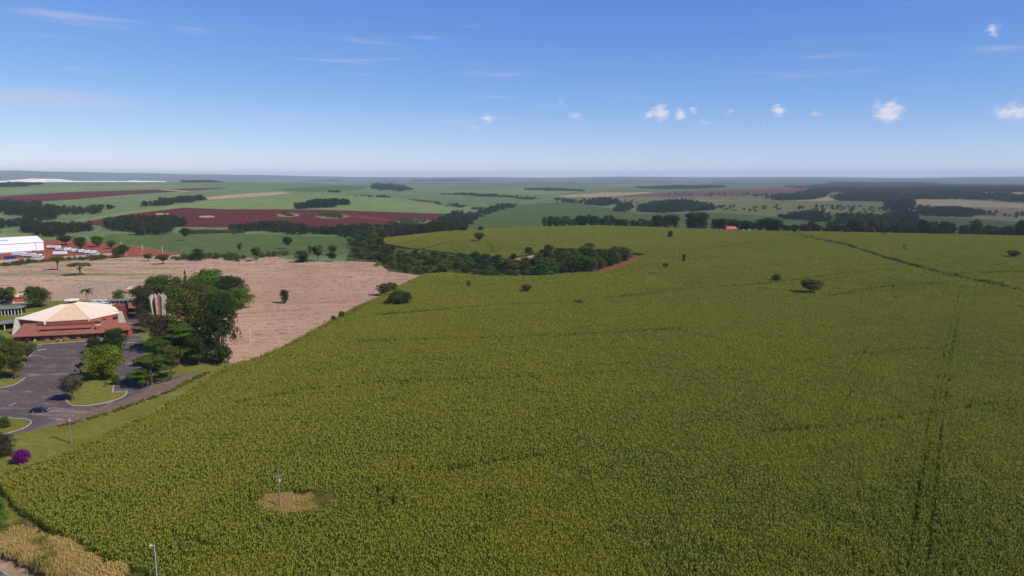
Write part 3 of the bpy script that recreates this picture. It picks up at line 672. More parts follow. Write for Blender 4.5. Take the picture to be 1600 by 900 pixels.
# straw left in low swaths over the stubble
def swaths():
    m = MATS['stubble']
    plain('straw', (.300, .190, .120), .95, .25, 1.5); plain('straw_dark', (.170, .110, .070), .95, .25, 1.5)
    src = []
    for k in range(4):
        rg = random.Random(60 + k); v = []; f = []; n = 9
        for i in range(n):
            x = (i / (n - 1) - .5) * 5.0; w = .55 * math.sin(math.pi * (i + .4) / n) * rg.uniform(.6, 1.2); h = .34 * math.sin(math.pi * (i + .4) / n) * rg.uniform(.5, 1.2); y = rg.uniform(-.15, .15)
            v += [(x, y - w, -.05), (x, y - w * .3, h), (x, y + w * .4, h * .8), (x, y + w, -.05)]
        for i in range(n - 1):
            for j in range(3): f.append((4 * i + j, 4 * i + j + 1, 4 * i + j + 5, 4 * i + j + 4))
        v = [(a * .7, b * .7, c * .7) for a, b, c in v]
        me = bpy.data.meshes.new('swath'); me.from_pydata(v, [], f); me.update(); me.materials.append(MATS['straw' if k < 2 else 'straw_dark'])
        _n[0] += 1; src.append(bpy.data.objects.new('swath_%04d' % _n[0], me))
    for nm, poly, lab, keep in (('straw_swaths', FIELDS_BY['bare pinkish brown stubble field right of the grove'], 'thin broken lines of straw over the bare stubble field', .55), ('straw_swaths', FIELDS_BY['weedy brown stubble field with lone umbrella trees'], 'thin broken lines of straw over the weedy stubble field', .22)):
        w = wpoly(poly, 14); x0, y0 = w.min(0); x1, y1 = w.max(0)
        X, Y = np.meshgrid(np.arange(x0, x1, 3.6), np.arange(y0, y1, 2.4)); X, Y = X.ravel(), Y.ravel()
        X = X + RNG.uniform(-2, 2, X.shape); Y = Y + RNG.uniform(-.5, .5, Y.shape) + 6 * np.sin(X / 60)
        mask = .5 + .5 * np.sin(X / 23 + 2 * np.sin(Y / 17)) * np.sin(Y / 11 + 1.4 * np.sin(X / 37))
        k = inpoly(X, Y, w) & (RNG.random(X.shape) < keep * (.3 + mask)); X, Y = X[k], Y[k]; n = len(X)
        sc = RNG.uniform(.5, 1.3, (n, 1)) * np.array([[1.0, .8, .8]])
        scatter(nm, np.stack([X, Y, terr(X, Y)], 1), np.arctan(.1 * np.cos(X / 60)) + RNG.normal(0, .12, n), sc, RNG.integers(0, 4, n), src, lab)
FIELDS_BY = {f[2]: f[3] for f in FIELDS}
swaths()

tufts('rough_grass', [(90, 666), (130, 656), (170, 644), (220, 627), (268, 609), (306, 589), (320, 581), (330, 582), (300, 597), (268, 613), (220, 631), (170, 648), (130, 660), (92, 669)], .9,
      [grass_src('green_grass', 31, .8), grass_src('lawn_grass', 32, .8), grass_src('lawn_grass', 33, .7)], 'rough grass tufts along lower edge of the asphalt', .35, .9, .8)
tufts('rough_grass', [(372, 573), (352, 581), (318, 602), (270, 634), (228, 657), (180, 680), (130, 704), (80, 724), (30, 738), (-10, 753), (-12, 748), (30, 732), (80, 717), (130, 697), (180, 673), (228, 650), (270, 627), (318, 595), (350, 574)], 1.0,
      [grass_src('green_grass', 34, .9), grass_src('lawn_grass', 35, .9), grass_src('dry_grass', 36, .8)], 'rough grass fringe where the lawn meets the maize', .3, .9, .7)

tufts('roadside_weeds', [(-20, 830), (10, 824), (38, 815), (84, 841), (149, 875), (229, 908), (215, 915), (150, 889), (100, 866), (62, 849), (36, 843), (5, 851), (-20, 856)], .8,
      [grass_src('green_grass', 51, .9), grass_src('lawn_grass', 52, .9), grass_src('dark_weed', 53, .9)], 'green weeds between the golden brush and the maize', .4, 1.1, .8)

# ------------------------------------------------------------------ trees
def foliage(name, c1, c2, trans=.3, rnd=.35):
    return leaf_mat(name, c1, c2, tip=tuple(min(1, c * 1.25) for c in c2), big=.6, trans=trans, rnd=rnd)
foliage('leaf_dark', (.030, .052, .012), (.056, .082, .018))
foliage('leaf_mid', (.050, .090, .014), (.092, .136, .022))
foliage('leaf_bright', (.065, .135, .014), (.110, .190, .022))
foliage('leaf_yellow', (.120, .150, .012), (.180, .205, .020))
foliage('leaf_olive', (.072, .082, .018), (.115, .120, .028))
foliage('leaf_brown', (.055, .048, .022), (.085, .070, .034))
foliage('leaf_grey', (.085, .095, .050), (.130, .135, .075))
foliage('leaf_purple', (.130, .008, .130), (.230, .016, .215))
foliage('leaf_gold', (.360, .300, .030), (.480, .400, .045))
foliage('leaf_far', (.018, .030, .012), (.062, .074, .026), rnd=.8)
plain('bark', (.110, .085, .065), .9, .3, 3.0)
plain('bark_pale', (.260, .225, .190), .9, .2, 3.0)

def lobes_round(rg, n, rx=.5, z0=.15, z1=1.0, lr=(.12, .19), p=2.4, low=.75):
    """lobes over a rounded barrel between z0 and z1; low < 1 narrows the foot"""
    L = []; zc, rz = (z0 + z1) / 2, (z1 - z0) / 2
    for i in range(n):
        r = rg.uniform(*lr); u = rg.uniform(-1, 1) ; u = u if rg.random() < .75 else abs(u)
        lim = (1 - abs(u) ** p) ** (1 / p) * (1 if u > 0 else 1 - (1 - low) * abs(u))
        q = lim * rg.random() ** .42; a = rg.uniform(0, 6.283)
        wob = 1 + .12 * math.sin(a * 3 + u * 4 + n)
        L.append((math.cos(a) * q * (rx - r * .7) * wob, math.sin(a) * q * (rx - r * .7) * wob, zc + u * (rz - r * .5), r))
    for i in range(5):                                  # core
        L.append((rg.uniform(-.1, .1), rg.uniform(-.1, .1), zc + rz * (i - 2) * .28, min(.30, rx * .5) * (.75 if abs(i - 2) == 2 else 1)))
    return L
STYLES = {
 'round': lambda rg: lobes_round(rg, 40, z0=.20, lr=(.10, .17)),
 'broad': lambda rg: lobes_round(rg, 40, z0=.34, z1=1.0, lr=(.09, .15)),
 'dome': lambda rg: lobes_round(rg, 60, z0=.04, lr=(.08, .14), low=.9),
 'shrub': lambda rg: lobes_round(rg, 40, z0=-.06, lr=(.11, .18), low=.95),
 'umbrella': lambda rg: [(math.cos(a) * q, math.sin(a) * q, .80 - .34 * q * q * 2.2 + rg.uniform(-.05, .05), rg.uniform(.08, .13)) for a, q in ((rg.uniform(0, 6.283), .42 * math.sqrt(rg.random())) for _ in range(36))],
 'tall': lambda rg: lobes_round(rg, 80, z0=.0, lr=(.07, .12), p=3.2, low=.85),
 'conifer': lambda rg: [(math.cos(a) * q * (1 - t) * .42, math.sin(a) * q * (1 - t) * .42, .06 + .90 * t, .05 + .12 * (1 - t)) for t, a, q in ((rg.random() ** 1.2, rg.uniform(0, 6.283), rg.uniform(.4, 1)) for _ in range(60))],
 'sparse': lambda rg: lobes_round(rg, 30, z0=.28, lr=(.07, .12))[:-4],
 'snag': lambda rg: lobes_round(rg, 9, rx=.42, z0=.35, lr=(.05, .09))[:-5],
 'layered': lambda rg: [(math.cos(a) * q, math.sin(a) * q, z + rg.uniform(-.02, .02), rg.uniform(.10, .15)) for z, a, q in ((rg.choice((.25, .42, .58, .74, .88)), rg.uniform(0, 6.283), math.sqrt(rg.random())) for _ in range(48)) for q in (q * (.42 if z < .5 else .36 if z < .7 else .22),)],
}
FLAT = {'umbrella': .45, 'layered': .40, 'broad': .75}
def crown_data(style, seed, nleaf, ls):
    """leaf clumps in a unit box (width 1, height 1): returns vertices, faces, tones and the lobes"""
    rg = random.Random(seed); L = STYLES[style](rg); fl = FLAT.get(style, 1.0)
    wt = [l[3] ** 2 for l in L]; tot = sum(wt)
    r_ = np.random.default_rng(seed); v = []; f = []; t = []
    for l, w in zip(L, wt):
        n = max(6, int(nleaf * w / tot)); tone = rg.uniform(.25, .75)
        d = r_.normal(size=(n, 3)); d /= np.linalg.norm(d, axis=1)[:, None]
        d[:, 2] = np.where((d[:, 2] < 0) & (r_.random(n) < .55), -d[:, 2], d[:, 2])
        rad = l[3] * r_.uniform(.55, 1.12, n) ** .8
        p = d * rad[:, None]; p[:, 2] *= fl; p += np.array(l[:3])
        nn = d + r_.normal(size=(n, 3)) * .45; nn /= np.linalg.norm(nn, axis=1)[:, None]
        a = np.cross(nn, r_.normal(size=(n, 3))); a /= np.linalg.norm(a, axis=1)[:, None]; b = np.cross(nn, a)
        s = ls * r_.uniform(.6, 1.35, n)[:, None]
        q = np.stack([p - a * s, p + b * s * .55, p + a * s, p - b * s * .55], 1)
        k = len(v); v += q.reshape(-1, 3).tolist(); f += [(k + 4 * i, k + 4 * i + 1, k + 4 * i + 2, k + 4 * i + 3) for i in range(n)]
        t += np.clip(tone + r_.normal(size=n) * .12, 0, 1).tolist()
    return v, f, t, L
def trunk_data(style, seed, L, tr=.028):
    rg = random.Random(seed + 5); mb = MB()
    zt = {'shrub': .30, 'dome': .35, 'umbrella': .48, 'conifer': .92, 'layered': .80}.get(style, .42)
    lean = (rg.uniform(-.03, .03), rg.uniform(-.03, .03))
    top = (lean[0], lean[1], zt)
    mb.tube([(0, 0, -.03), (lean[0] * .3, lean[1] * .3, zt * .5), top], [tr * 1.3, tr, tr * .75], 7)
    ends = sorted(L, key=lambda l: -l[3])[:9] if style not in ('snag', 'sparse') else L
    for l in ends:
        z0 = zt * rg.uniform(.65, 1.0) if l[2] > zt * .65 else max(.05, l[2] - .1)
        s = Vector((lean[0] * z0 / zt, lean[1] * z0 / zt, z0)); e = Vector(l[:3])
        m = (s + e) / 2 + Vector((rg.uniform(-.02, .02), rg.uniform(-.02, .02), .03))
        mb.tube([s, m, e], [tr * .55, tr * .36, tr * .14], 5, False)
        if style in ('snag', 'sparse'):
            for _ in range(3):
                mb.tube([m, e + Vector((rg.uniform(-.1, .1), rg.uniform(-.1, .1), rg.uniform(0, .1)))], [tr * .22, tr * .07], 4, False)
    return mb
PROTO = {}
def proto(style, seed, nleaf, ls, tr=.028):
    key = (style, seed, nleaf)
    if key not in PROTO:
        v, f, t, L = crown_data(style, seed, nleaf, ls)
        me = bpy.data.meshes.new('crown'); me.from_pydata(v, [], f); me.update(); set_tone(me, t); me.materials.append(MATS['leaf_mid'])
        mb = trunk_data(style, seed, L, tr)
        tm = bpy.data.meshes.new('trunk'); tm.from_pydata(mb.v, [], mb.f); tm.update(); tm.materials.append(MATS['bark'])
        PROTO[key] = (me, tm)
    return PROTO[key]
def tree(p, width, height, style, leaf, label, seed=0, near=True, name='tree', cat='tree', group=None, bark='bark', sink=0.0):
    nl, ls = (9000, .021) if near else (1900, .041)
    if style in ('sparse', 'snag'): nl //= 3
    if style == 'conifer': ls *= .8
    cm, tm = proto(style, seed % 4 if near else seed % 3, nl, ls)
    e = empty(name, (p[0], p[1], p[2] - sink), RNG.uniform(0, 6.28), label, cat, group)
    e.scale = (width, width, height)
    for nm, me, mt in (('crown', cm, leaf), ('trunk', tm, bark)):
        o = bpy.data.objects.new(nm, me); COL.objects.link(o); o.parent = e
        o.material_slots[0].link = 'OBJECT'; o.material_slots[0].material = MATS[mt]
    return e
def trees_px(rows, near=True):
    """rows: base x, base y, top y, width in photo pixels, style, leaf tone, label, [name, category, group]"""
    pos = PV([r[0] for r in rows], [r[1] for r in rows])
    for i, (r, p) in enumerate(zip(rows, pos)):
        k = ppm(p); w = r[3] / k
        # a crown seen from above also shows its depth: take that off the height
        dep = math.atan2(CAM_H - p[2], math.hypot(p[0], p[1]))
        h = max((r[1] - r[2]) / k / math.cos(dep) - w * .16 * math.sin(dep), w * .35)
        tree(p, w, h, r[4], r[5], r[6], i * 7 + int(r[0]), near, *(r[7:] if len(r) > 7 else ()))
NEAR = [
 # grove right of the hall, back row
 (256, 486, 428, 64, 'dome', 'leaf_mid', 'round dark green tree behind the finned tower'),
 (291, 462, 421, 18, 'conifer', 'leaf_dark', 'narrow pointed conifer rising from back of the grove'),
 (326, 478, 420, 78, 'dome', 'leaf_bright', 'big bright green dome tree at back of the grove'),
 (361, 480, 432, 52, 'round', 'leaf_dark', 'dark tree at back right of the grove'),
 (371, 483, 448, 57, 'shrub', 'leaf_bright', 'bright green bushy tree at grove edge on the stubble'),
 (303, 490, 441, 55, 'round', 'leaf_olive', 'yellowish olive tree in middle of the grove'),
 (276, 500, 447, 48, 'round', 'leaf_mid', 'mid green tree between conifer and finned tower'),
 (224, 497, 447, 43, 'dome', 'leaf_brown', 'dark reddish brown tree left of the finned tower'),
 (228, 520, 488, 39, 'sparse', 'leaf_brown', 'greyish thin tree beside the drive'),
 (337, 510, 452, 64, 'round', 'leaf_mid', 'round mid green tree in the grove core'),
 # front row
 (344, 567, 460, 66, 'tall', 'leaf_dark', 'tallest dark feathery tree at right front of the grove'),
 (304, 545, 456, 78, 'tall', 'leaf_olive', 'broad olive feathery tree in the grove middle'),
 (256, 548, 492, 66, 'round', 'leaf_brown', 'brownish crowned tree at left side of the grove'),
 (281, 570, 503, 82, 'layered', 'leaf_mid', 'layered mid green tree in the grove front'),
 (311, 570, 518, 55, 'round', 'leaf_dark', 'dark rounded tree in the grove front'),
 (236, 602, 553, 75, 'layered', 'leaf_mid', 'tiered dense green tree at corner of the drive'),
 (268, 592, 540, 43, 'broad', 'leaf_olive', 'thin olive tree behind the tiered corner tree'),
 (250, 574, 526, 50, 'broad', 'leaf_mid', 'green tree overhanging the drive'),
 # island
 (166, 592, 539, 68, 'dome', 'leaf_yellow', 'yellow green dome tree on the rounded island'),
 (150, 553, 527, 30, 'dome', 'leaf_dark', 'small dark round tree by the car park lamp'),
 (183, 553, 513, 42, 'dome', 'leaf_dark', 'dark dense tree in front of the red hall'),
 (172, 538, 519, 22, 'shrub', 'leaf_dark', 'dark shrub against the red hall wall'),
 (113, 626, 586, 44, 'broad', 'leaf_grey', 'pale grey green open tree at tip of the island'),
 (127, 591, 566, 30, 'snag', 'leaf_brown', 'nearly leafless small tree on the island'),
 (181, 601, 587, 17, 'shrub', 'leaf_mid', 'small round shrub on the island lawn', 'shrub', 'shrub'),
 (166, 605, 596, 10, 'snag', 'leaf_mid', 'tiny sapling on the island lawn'),
 # left edge
 (-8, 596, 524, 62, 'round', 'leaf_mid', 'large green tree cut by the left frame edge'),
 (24, 592, 532, 46, 'round', 'leaf_olive', 'olive green tree at left of the car park'),
 (44, 566, 535, 30, 'broad', 'leaf_grey', 'pale thin tree near the red hall corner'),
 (6, 563, 527, 40, 'dome', 'leaf_mid', 'green tree behind the left edge trees'),
 (8, 668, 651, 20, 'shrub', 'leaf_mid', 'small dark shrub on the small kerbed island', 'shrub', 'shrub'),
 (6, 713, 676, 40, 'shrub', 'leaf_brown', 'brownish bush beside the purple bush', 'shrub', 'shrub'),
 (33, 724, 703, 31, 'shrub', 'leaf_purple', 'bright purple flowering bush on the grass verge', 'shrub', 'shrub'),
 (-6, 832, 776, 46, 'shrub', 'leaf_bright', 'bright green shrub at left edge above the brush', 'shrub', 'shrub'),
 # around the hall
 (58, 480, 446, 46, 'dome', 'leaf_olive', 'big olive green dome tree beside the red outbuilding'),
 (17, 476, 449, 22, 'round', 'leaf_mid', 'dark green tree behind the red outbuilding'),
 (3, 474, 450, 20, 'round', 'leaf_olive', 'olive tree left of the red outbuilding'),
 (186, 474, 453, 24, 'shrub', 'leaf_bright', 'bright green bush behind the hall roof', 'shrub', 'shrub'),
 (194, 476, 466, 12, 'shrub', 'leaf_yellow', 'yellowish shrub beside the bright green bush', 'shrub', 'shrub'),
 (92, 534, 529, 8, 'shrub', 'leaf_gold', 'left yellow shrub by the hall entrance', 'shrub', 'shrub', 'yellow entrance shrubs'),
 (101, 533, 527, 9, 'shrub', 'leaf_gold', 'right yellow shrub by the hall entrance', 'shrub', 'shrub', 'yellow entrance shrubs'),
 (42, 536, 530, 10, 'shrub', 'leaf_brown', 'dull red shrub under the hall eaves', 'shrub', 'shrub'),
 (194, 507, 493, 9, 'shrub', 'leaf_yellow', 'yellow green shrub at the hall corner by the drive', 'shrub', 'shrub'),
 (185, 510, 497, 14, 'broad', 'leaf_mid', 'small green tree at right corner of the hall'),
 # lone trees
 (90, 422, 397, 25, 'umbrella', 'leaf_olive', 'smaller umbrella tree on weedy stubble near the fence'),
 (126, 430, 407, 38, 'umbrella', 'leaf_olive', 'wide umbrella tree casting shadow on weedy stubble'),
 (232, 408, 396, 18, 'broad', 'leaf_mid', 'low wide tree at edge of the stubble'),
 (255, 413, 397, 23, 'broad', 'leaf_olive', 'grey olive tree on the stubble near the hedge'),
 (290, 376, 356, 17, 'broad', 'leaf_dark', 'lone tree in the bright soy field'),
 (310, 407, 389, 22, 'shrub', 'leaf_dark', 'dark round tree in the hedge above the stubble'),
 (375, 394, 380, 11, 'sparse', 'leaf_dark', 'thin small tree on the soy field edge'),
 (401, 407, 386, 20, 'broad', 'leaf_olive', 'flat topped tree at end of the stubble hedge'),
 (449, 389, 370, 18, 'broad', 'leaf_dark', 'dark lone tree standing in the soy field'),
 (445, 474, 452, 15, 'tall', 'leaf_dark', 'lone leaning tree in the bare brown stubble'),
 (472, 410, 392, 28, 'shrub', 'leaf_dark', 'dark bushy round tree at top of the stubble'),
 (497, 408, 383, 22, 'broad', 'leaf_olive', 'taller ragged tree beside the dark bushy tree'),
 (485, 400, 384, 12, 'sparse', 'leaf_dark', 'slim tree behind the dark bushy tree'),
 (519, 409, 394, 19, 'broad', 'leaf_dark', 'small spreading tree near the wood edge'),
 (520, 399, 383, 18, 'broad', 'leaf_mid', 'flat crowned tree left of the wood'),
 (600, 462, 443, 26, 'dome', 'leaf_olive', 'brown olive bush on the maize and stubble border'),
 (612, 458, 441, 22, 'shrub', 'leaf_mid', 'green bush behind the brown olive bush'),
 (625, 479, 454, 40, 'shrub', 'leaf_dark', 'big dark bush at the left edge of the maize'),
 (534, 498, 486, 11, 'shrub', 'leaf_mid', 'small bush on the stubble border'),
 (521, 503, 493, 11, 'shrub', 'leaf_olive', 'low olive bush on the stubble border'),
 (732, 453, 438, 9, 'sparse', 'leaf_mid', 'tiny thin tree in the maize left of centre'),
 (823, 460, 444, 20, 'broad', 'leaf_mid', 'small round tree in the maize at centre'),
 (904, 479, 468, 21, 'sparse', 'leaf_mid', 'low ragged bush in the maize at centre'),
 (1213, 442, 428, 19, 'dome', 'leaf_olive', 'small dark tree behind the large maize tree'),
 (1267, 462, 436, 42, 'broad', 'leaf_olive', 'largest lone spreading tree in the maize at right'),
 (749, 380, 363, 18, 'broad', 'leaf_mid', 'lone tree on the olive hillside beyond the wood'),
 (1040, 422, 411, 13, 'sparse', 'leaf_dark', 'low bush by a crop gap near the hilltop'),
 (1068, 412, 397, 6, 'tall', 'leaf_dark', 'narrow dark weedy strip near the hilltop'),
 (1047, 373, 361, 11, 'shrub', 'leaf_dark', 'dark thicket close to the hill crest', 'shrub', 'shrub'),
 (1140, 405, 400, 4, 'tall', 'leaf_dark', 'tiny lone shrub on the maize hill', 'shrub', 'shrub'),
 (1412, 393, 382, 9, 'snag', 'leaf_brown', 'small bare tree in the far right maize'),
 (1583, 405, 391, 21, 'broad', 'leaf_mid', 'lone tree at the right frame edge'),
 (1380, 371, 362, 7, 'snag', 'leaf_brown', 'leafless tree on the hill crest'),
 (1241, 368, 351, 14, 'broad', 'leaf_dark', 'dark tree where the farm track meets the crest'),
 (1324, 366, 358, 9, 'shrub', 'leaf_dark', 'small bush on the hill crest right of the track', 'shrub', 'shrub'),
 (826, 399, 386, 18, 'shrub', 'leaf_dark', 'dark bush in the clearing of the wood'),
 (802, 405, 396, 12, 'shrub', 'leaf_dark', 'small bush left in the wood clearing'),
 (725, 363, 352, 14, 'round', 'leaf_dark', 'left of two round trees on the hill skyline', 'tree', 'tree'),
 (751, 362, 354, 12, 'round', 'leaf_dark', 'right of two round trees on the hill skyline', 'tree', 'tree'),
 # warehouse yard
 (103, 383, 368, 28, 'broad', 'leaf_dark', 'wide tree behind the parked trailers'),
 (126, 390, 371, 24, 'round', 'leaf_dark', 'dark round tree in the red yard'),
 (152, 386, 369, 24, 'round', 'leaf_mid', 'greener round tree in the red yard'),
 (174, 389, 376, 16, 'round', 'leaf_mid', 'small round tree at right of the red yard'),
 (191, 402, 383, 24, 'round', 'leaf_dark', 'dark tree by the yard wall end'),
 (182, 403, 388, 18, 'shrub', 'leaf_olive', 'bushy tree joined to the dark yard wall tree'),
]
trees_px(NEAR)

def palm(p, h, label):
    e = empty('palm_tree', p, 0, label, 'palm tree'); rg = random.Random(5)
    MB().tube([(0, 0, -.2), (.1, 0, h * .5), (.15, .05, h * .8)], [.28, .22, .2], 7).build('trunk', 'bark_pale', e)
    for k in range(16):
        a = k * 2.4; up = rg.uniform(.1, .9); L = h * .42; mb = MB(); pts = []
        for i in range(6):
            t = i / 5; pts.append(Vector((.15 + math.cos(a) * L * t, .05 + math.sin(a) * L * t, h * .8 + L * (up * t - .95 * t * t))))
        s = Vector((-math.sin(a), math.cos(a), 0)); v = []; f = []
        for i, q in enumerate(pts):
            w = .5 * math.sin(min(1, .15 + i / 5 * .85) * 3.0) + .05
            v += [q - s * w - Vector((0, 0, w * .5)), q, q + s * w - Vector((0, 0, w * .5))]
        for i in range(5):
            f += [(3 * i, 3 * i + 1, 3 * i + 4, 3 * i + 3), (3 * i + 1, 3 * i + 2, 3 * i + 5, 3 * i + 4)]
        mb.add(v, f).build('frond', 'leaf_mid', e)
palm(P(136, 474), 9.0, 'palm tree with drooping fronds behind the hall roof')

# hedge and tree lines in the middle distance: trees nothing tells apart share a label per wood
def grove(polypx, n, wpx, hratio, styles, leaves, label, group, near=False, minsep=.45, name='tree'):
    rg = random.Random(n * 7 + int(wpx)); w = []; tries = 0
    xs = [q[0] for q in polypx]; ys = [q[1] for q in polypx]
    pp = np.array(polypx)
    while len(w) < n and tries < n * 60:
        tries += 1
        x, y = rg.uniform(min(xs), max(xs)), rg.uniform(min(ys), max(ys))
        if not inpoly(np.array([x]), np.array([y]), polypx)[0]: continue
        if any(abs(x - a) < wpx * minsep and abs(y - b) < wpx * minsep * .35 for a, b in w): continue
        w.append((x, y))
    pos = PV([a for a, b in w], [b for a, b in w])
    for i, p in enumerate(pos):
        k = ppm(p); wd = wpx / k * rg.uniform(.75, 1.3)
        lf = rg.choice(leaves); lb = label
        if callable(label): lb = TONE[lf] + ' ' + label(w[i][0])
        tree(p, wd, wd * hratio * rg.uniform(.8, 1.2), rg.choice(styles), lf, lb, rg.randrange(1000), near, name, 'tree', lb.replace(' tree', ' trees', 1) if callable(label) else group)
TONE = {'leaf_dark': 'dark green', 'leaf_mid': 'mid green', 'leaf_olive': 'olive', 'leaf_far': 'dull green'}
D3 = ['leaf_dark', 'leaf_dark', 'leaf_mid', 'leaf_olive']
grove([(548, 404), (556, 386), (578, 378), (600, 390), (650, 400), (700, 406), (745, 408), (800, 413), (850, 412), (850, 434), (770, 435), (700, 429), (650, 429), (612, 422), (592, 409)], 105, 18, .62, ['round', 'dome', 'shrub'], D3, lambda x: 'tree of the hollow wood ' + ('by the stubble corner' if x < 630 else 'below the lone hillside tree' if x < 760 else 'left of its clearing'), 'trees of the wood in the hollow')
grove([(836, 408), (850, 400), (880, 396), (930, 398), (992, 402), (960, 415), (925, 426), (850, 433), (840, 420)], 50, 21, .74, ['round', 'dome', 'shrub'], D3, lambda x: 'tree of the dense right hand wood ' + ('beside its clearing' if x < 880 else 'in its middle' if x < 935 else 'above the red bank'), 'trees of the right hand wood')
grove([(546, 384), (560, 368), (578, 362), (598, 366), (604, 374), (585, 378), (560, 392)], 26, 16, .72, ['round', 'shrub'], D3, lambda x: 'tree where the valley wood narrows, ' + ('soy field side' if x < 575 else 'hillside side'), 'trees at the wood neck')
def row(pts, n, wpx, hratio, styles, leaves, label, group, jit=1.5, off=(0, 0), seed=1):
    """a line of trees; pts are photo pixels of their feet"""
    rg = random.Random(seed + n); d = dense(pts, 1.0, False); st = [d[min(len(d) - 1, int((i + rg.uniform(.1, .9)) * len(d) / n))] for i in range(n)]
    pos = PV([q[0] for q in st], [q[1] + rg.uniform(-jit, jit) for q in st])
    for p in pos:
        k = ppm(p); wd = wpx / k * rg.uniform(.75, 1.3)
        tree(p, wd, wd * hratio * rg.uniform(.8, 1.2), rg.choice(styles), rg.choice(leaves), label, rg.randrange(1000), False, 'tree', 'tree', group)
def row_w(pts, n, beyond, wm, hm, styles, leaves, label, group, seed=3, many=None):
    """trees behind the hill's crest: placed a given way beyond the crest along the ground, sizes in metres"""
    rg = random.Random(seed + n); d = dense(pts, 1.0, False)
    for i in range(n):
        q = d[min(len(d) - 1, int((i + rg.uniform(.1, .9)) * len(d) / n))]
        v = pix_dir(*q); az = math.atan2(v.x, v.y); rc = float(np.interp(az, _c_az, _c_r)) + rg.uniform(*beyond)
        x, y = rc * math.sin(az), rc * math.cos(az); w = rg.uniform(*wm)
        lf = rg.choice(leaves); h = rg.uniform(*hm)
        if many: label, group = '%s %s tree %s' % ('taller' if h > sum(hm) / 2 else 'lower', TONE[lf], many), 'trees ' + many
        tree((x, y, ground(x, y)), w, h, rg.choice(styles), lf, label, rg.randrange(1000), False, 'tree', 'tree', group)
RS = ['dome', 'dome', 'shrub', 'round']; DK = ['leaf_dark', 'leaf_far', 'leaf_dark', 'leaf_mid']
row_w([(850, 358), (1000, 356), (1035, 357)], 36, (30, 95), (10, 15), (8, 15), RS, DK, None, None, many='in the long row behind the hill crest')
row_w([(1020, 356), (1060, 357)], 6, (35, 90), (10, 13), (14, 18), ['tall', 'round'], DK, 'taller tree in the row behind the hill crest', 'taller trees behind the crest')
row_w([(1074, 357), (1102, 357)], 6, (40, 90), (12, 15), (18, 22), ['tall'], ['leaf_dark', 'leaf_olive'], 'tall pale trunked tree at the end of the crest row', 'tall trees at the row end')
row_w([(1116, 358), (1180, 360)], 10, (45, 95), (12, 17), (9, 15), RS, DK, None, None, many='behind the red roofed farmhouse')
row_w([(1186, 360), (1215, 361)], 5, (30, 70), (14, 19), (14, 17), RS, ['leaf_dark'], 'large dark tree right of the farmhouse', 'large farm trees')

# ------------------------------------------------------------------ buildings
plain('red_paint', (.400, .080, .062), .75, .10, 1.5)
plain('dark_red_paint', (.200, .045, .040), .8, .15, 1.5)
plain('cream_sheet', (.740, .590, .420), .5, .05, .6, spec=.4)
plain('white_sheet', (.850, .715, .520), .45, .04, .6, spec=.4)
plain('tan_sheet', (.640, .455, .290), .55, .05, .6, spec=.35)
plain('concrete', (.330, .300, .270), .85, .15, 1.0)
plain('pale_concrete', (.520, .470, .400), .85, .10, 1.0)
plain('grey_roof', (.200, .180, .165), .85, .15, .6)
plain('dark_glass', (.020, .028, .035), .12, .1, 1.0, spec=.6)
plain('white_paint', (.780, .770, .750), .6, .04, 1.0)
plain('white_metal', (.800, .800, .800), .45, .03, .5, spec=.4)
plain('kerb_white', (.400, .355, .285), .85, .30, .9)
plain('old_kerb', (.330, .270, .210), .9, .25, .8)
plain('dark_void', (.030, .026, .026), .9, .1)
plain('timber', (.190, .145, .120), .9, .25, 2.5)
plain('galvanised', (.500, .530, .560), .45, .08, 2.0, metal=.4)
plain('porcelain', (.50, .47, .42), .4, .05)
plain('rubber', (.020, .020, .022), .8, .2)
plain('car_navy', (.012, .014, .034), .25, .05, spec=.6)
plain('truck_blue', (.045, .085, .200), .4, .08)
plain('trailer_dark', (.040, .040, .050), .7, .2)
plain('orange_paint', (.600, .190, .040), .5, .08)
plain('lamp_glass', (.75, .76, .74), .3, .03)
def tiles_mat():
    m, T, out = new_mat('roof_tiles')
    b = T.n('ShaderNodeBsdfPrincipled'); b.inputs['Roughness'].default_value = .85; b.inputs['Specular IOR Level'].default_value = .2
    tc = T.n('ShaderNodeTexCoord'); o = tc.outputs['Object']
    n = T.noise(o, .9, 5, .65); n2 = T.noise(T.mapping(o, scale=(4, 1.2, 1)), 1.6, 3, .6)
    c = T.mix(T.mapr(n, .3, .7), (.250, .085, .050), (.370, .150, .085)); c = T.mix(T.m('MULTIPLY', T.mapr(n2, .45, .7), .6), c, (.120, .060, .045))
    T.l(c, b.inputs['Base Color'])
    w = T.n('ShaderNodeTexWave', wave_type='BANDS', bands_direction='X', i_Scale=1.5); T.l(o, w.inputs[0])
    bp = T.n('ShaderNodeBump'); bp.inputs['Strength'].default_value = .5; bp.inputs['Distance'].default_value = .08; T.l(w.outputs[1], bp.inputs['Height']); T.l(bp.outputs[0], b.inputs['Normal'])
    T.l(b.outputs[0], out.inputs[0])
tiles_mat()

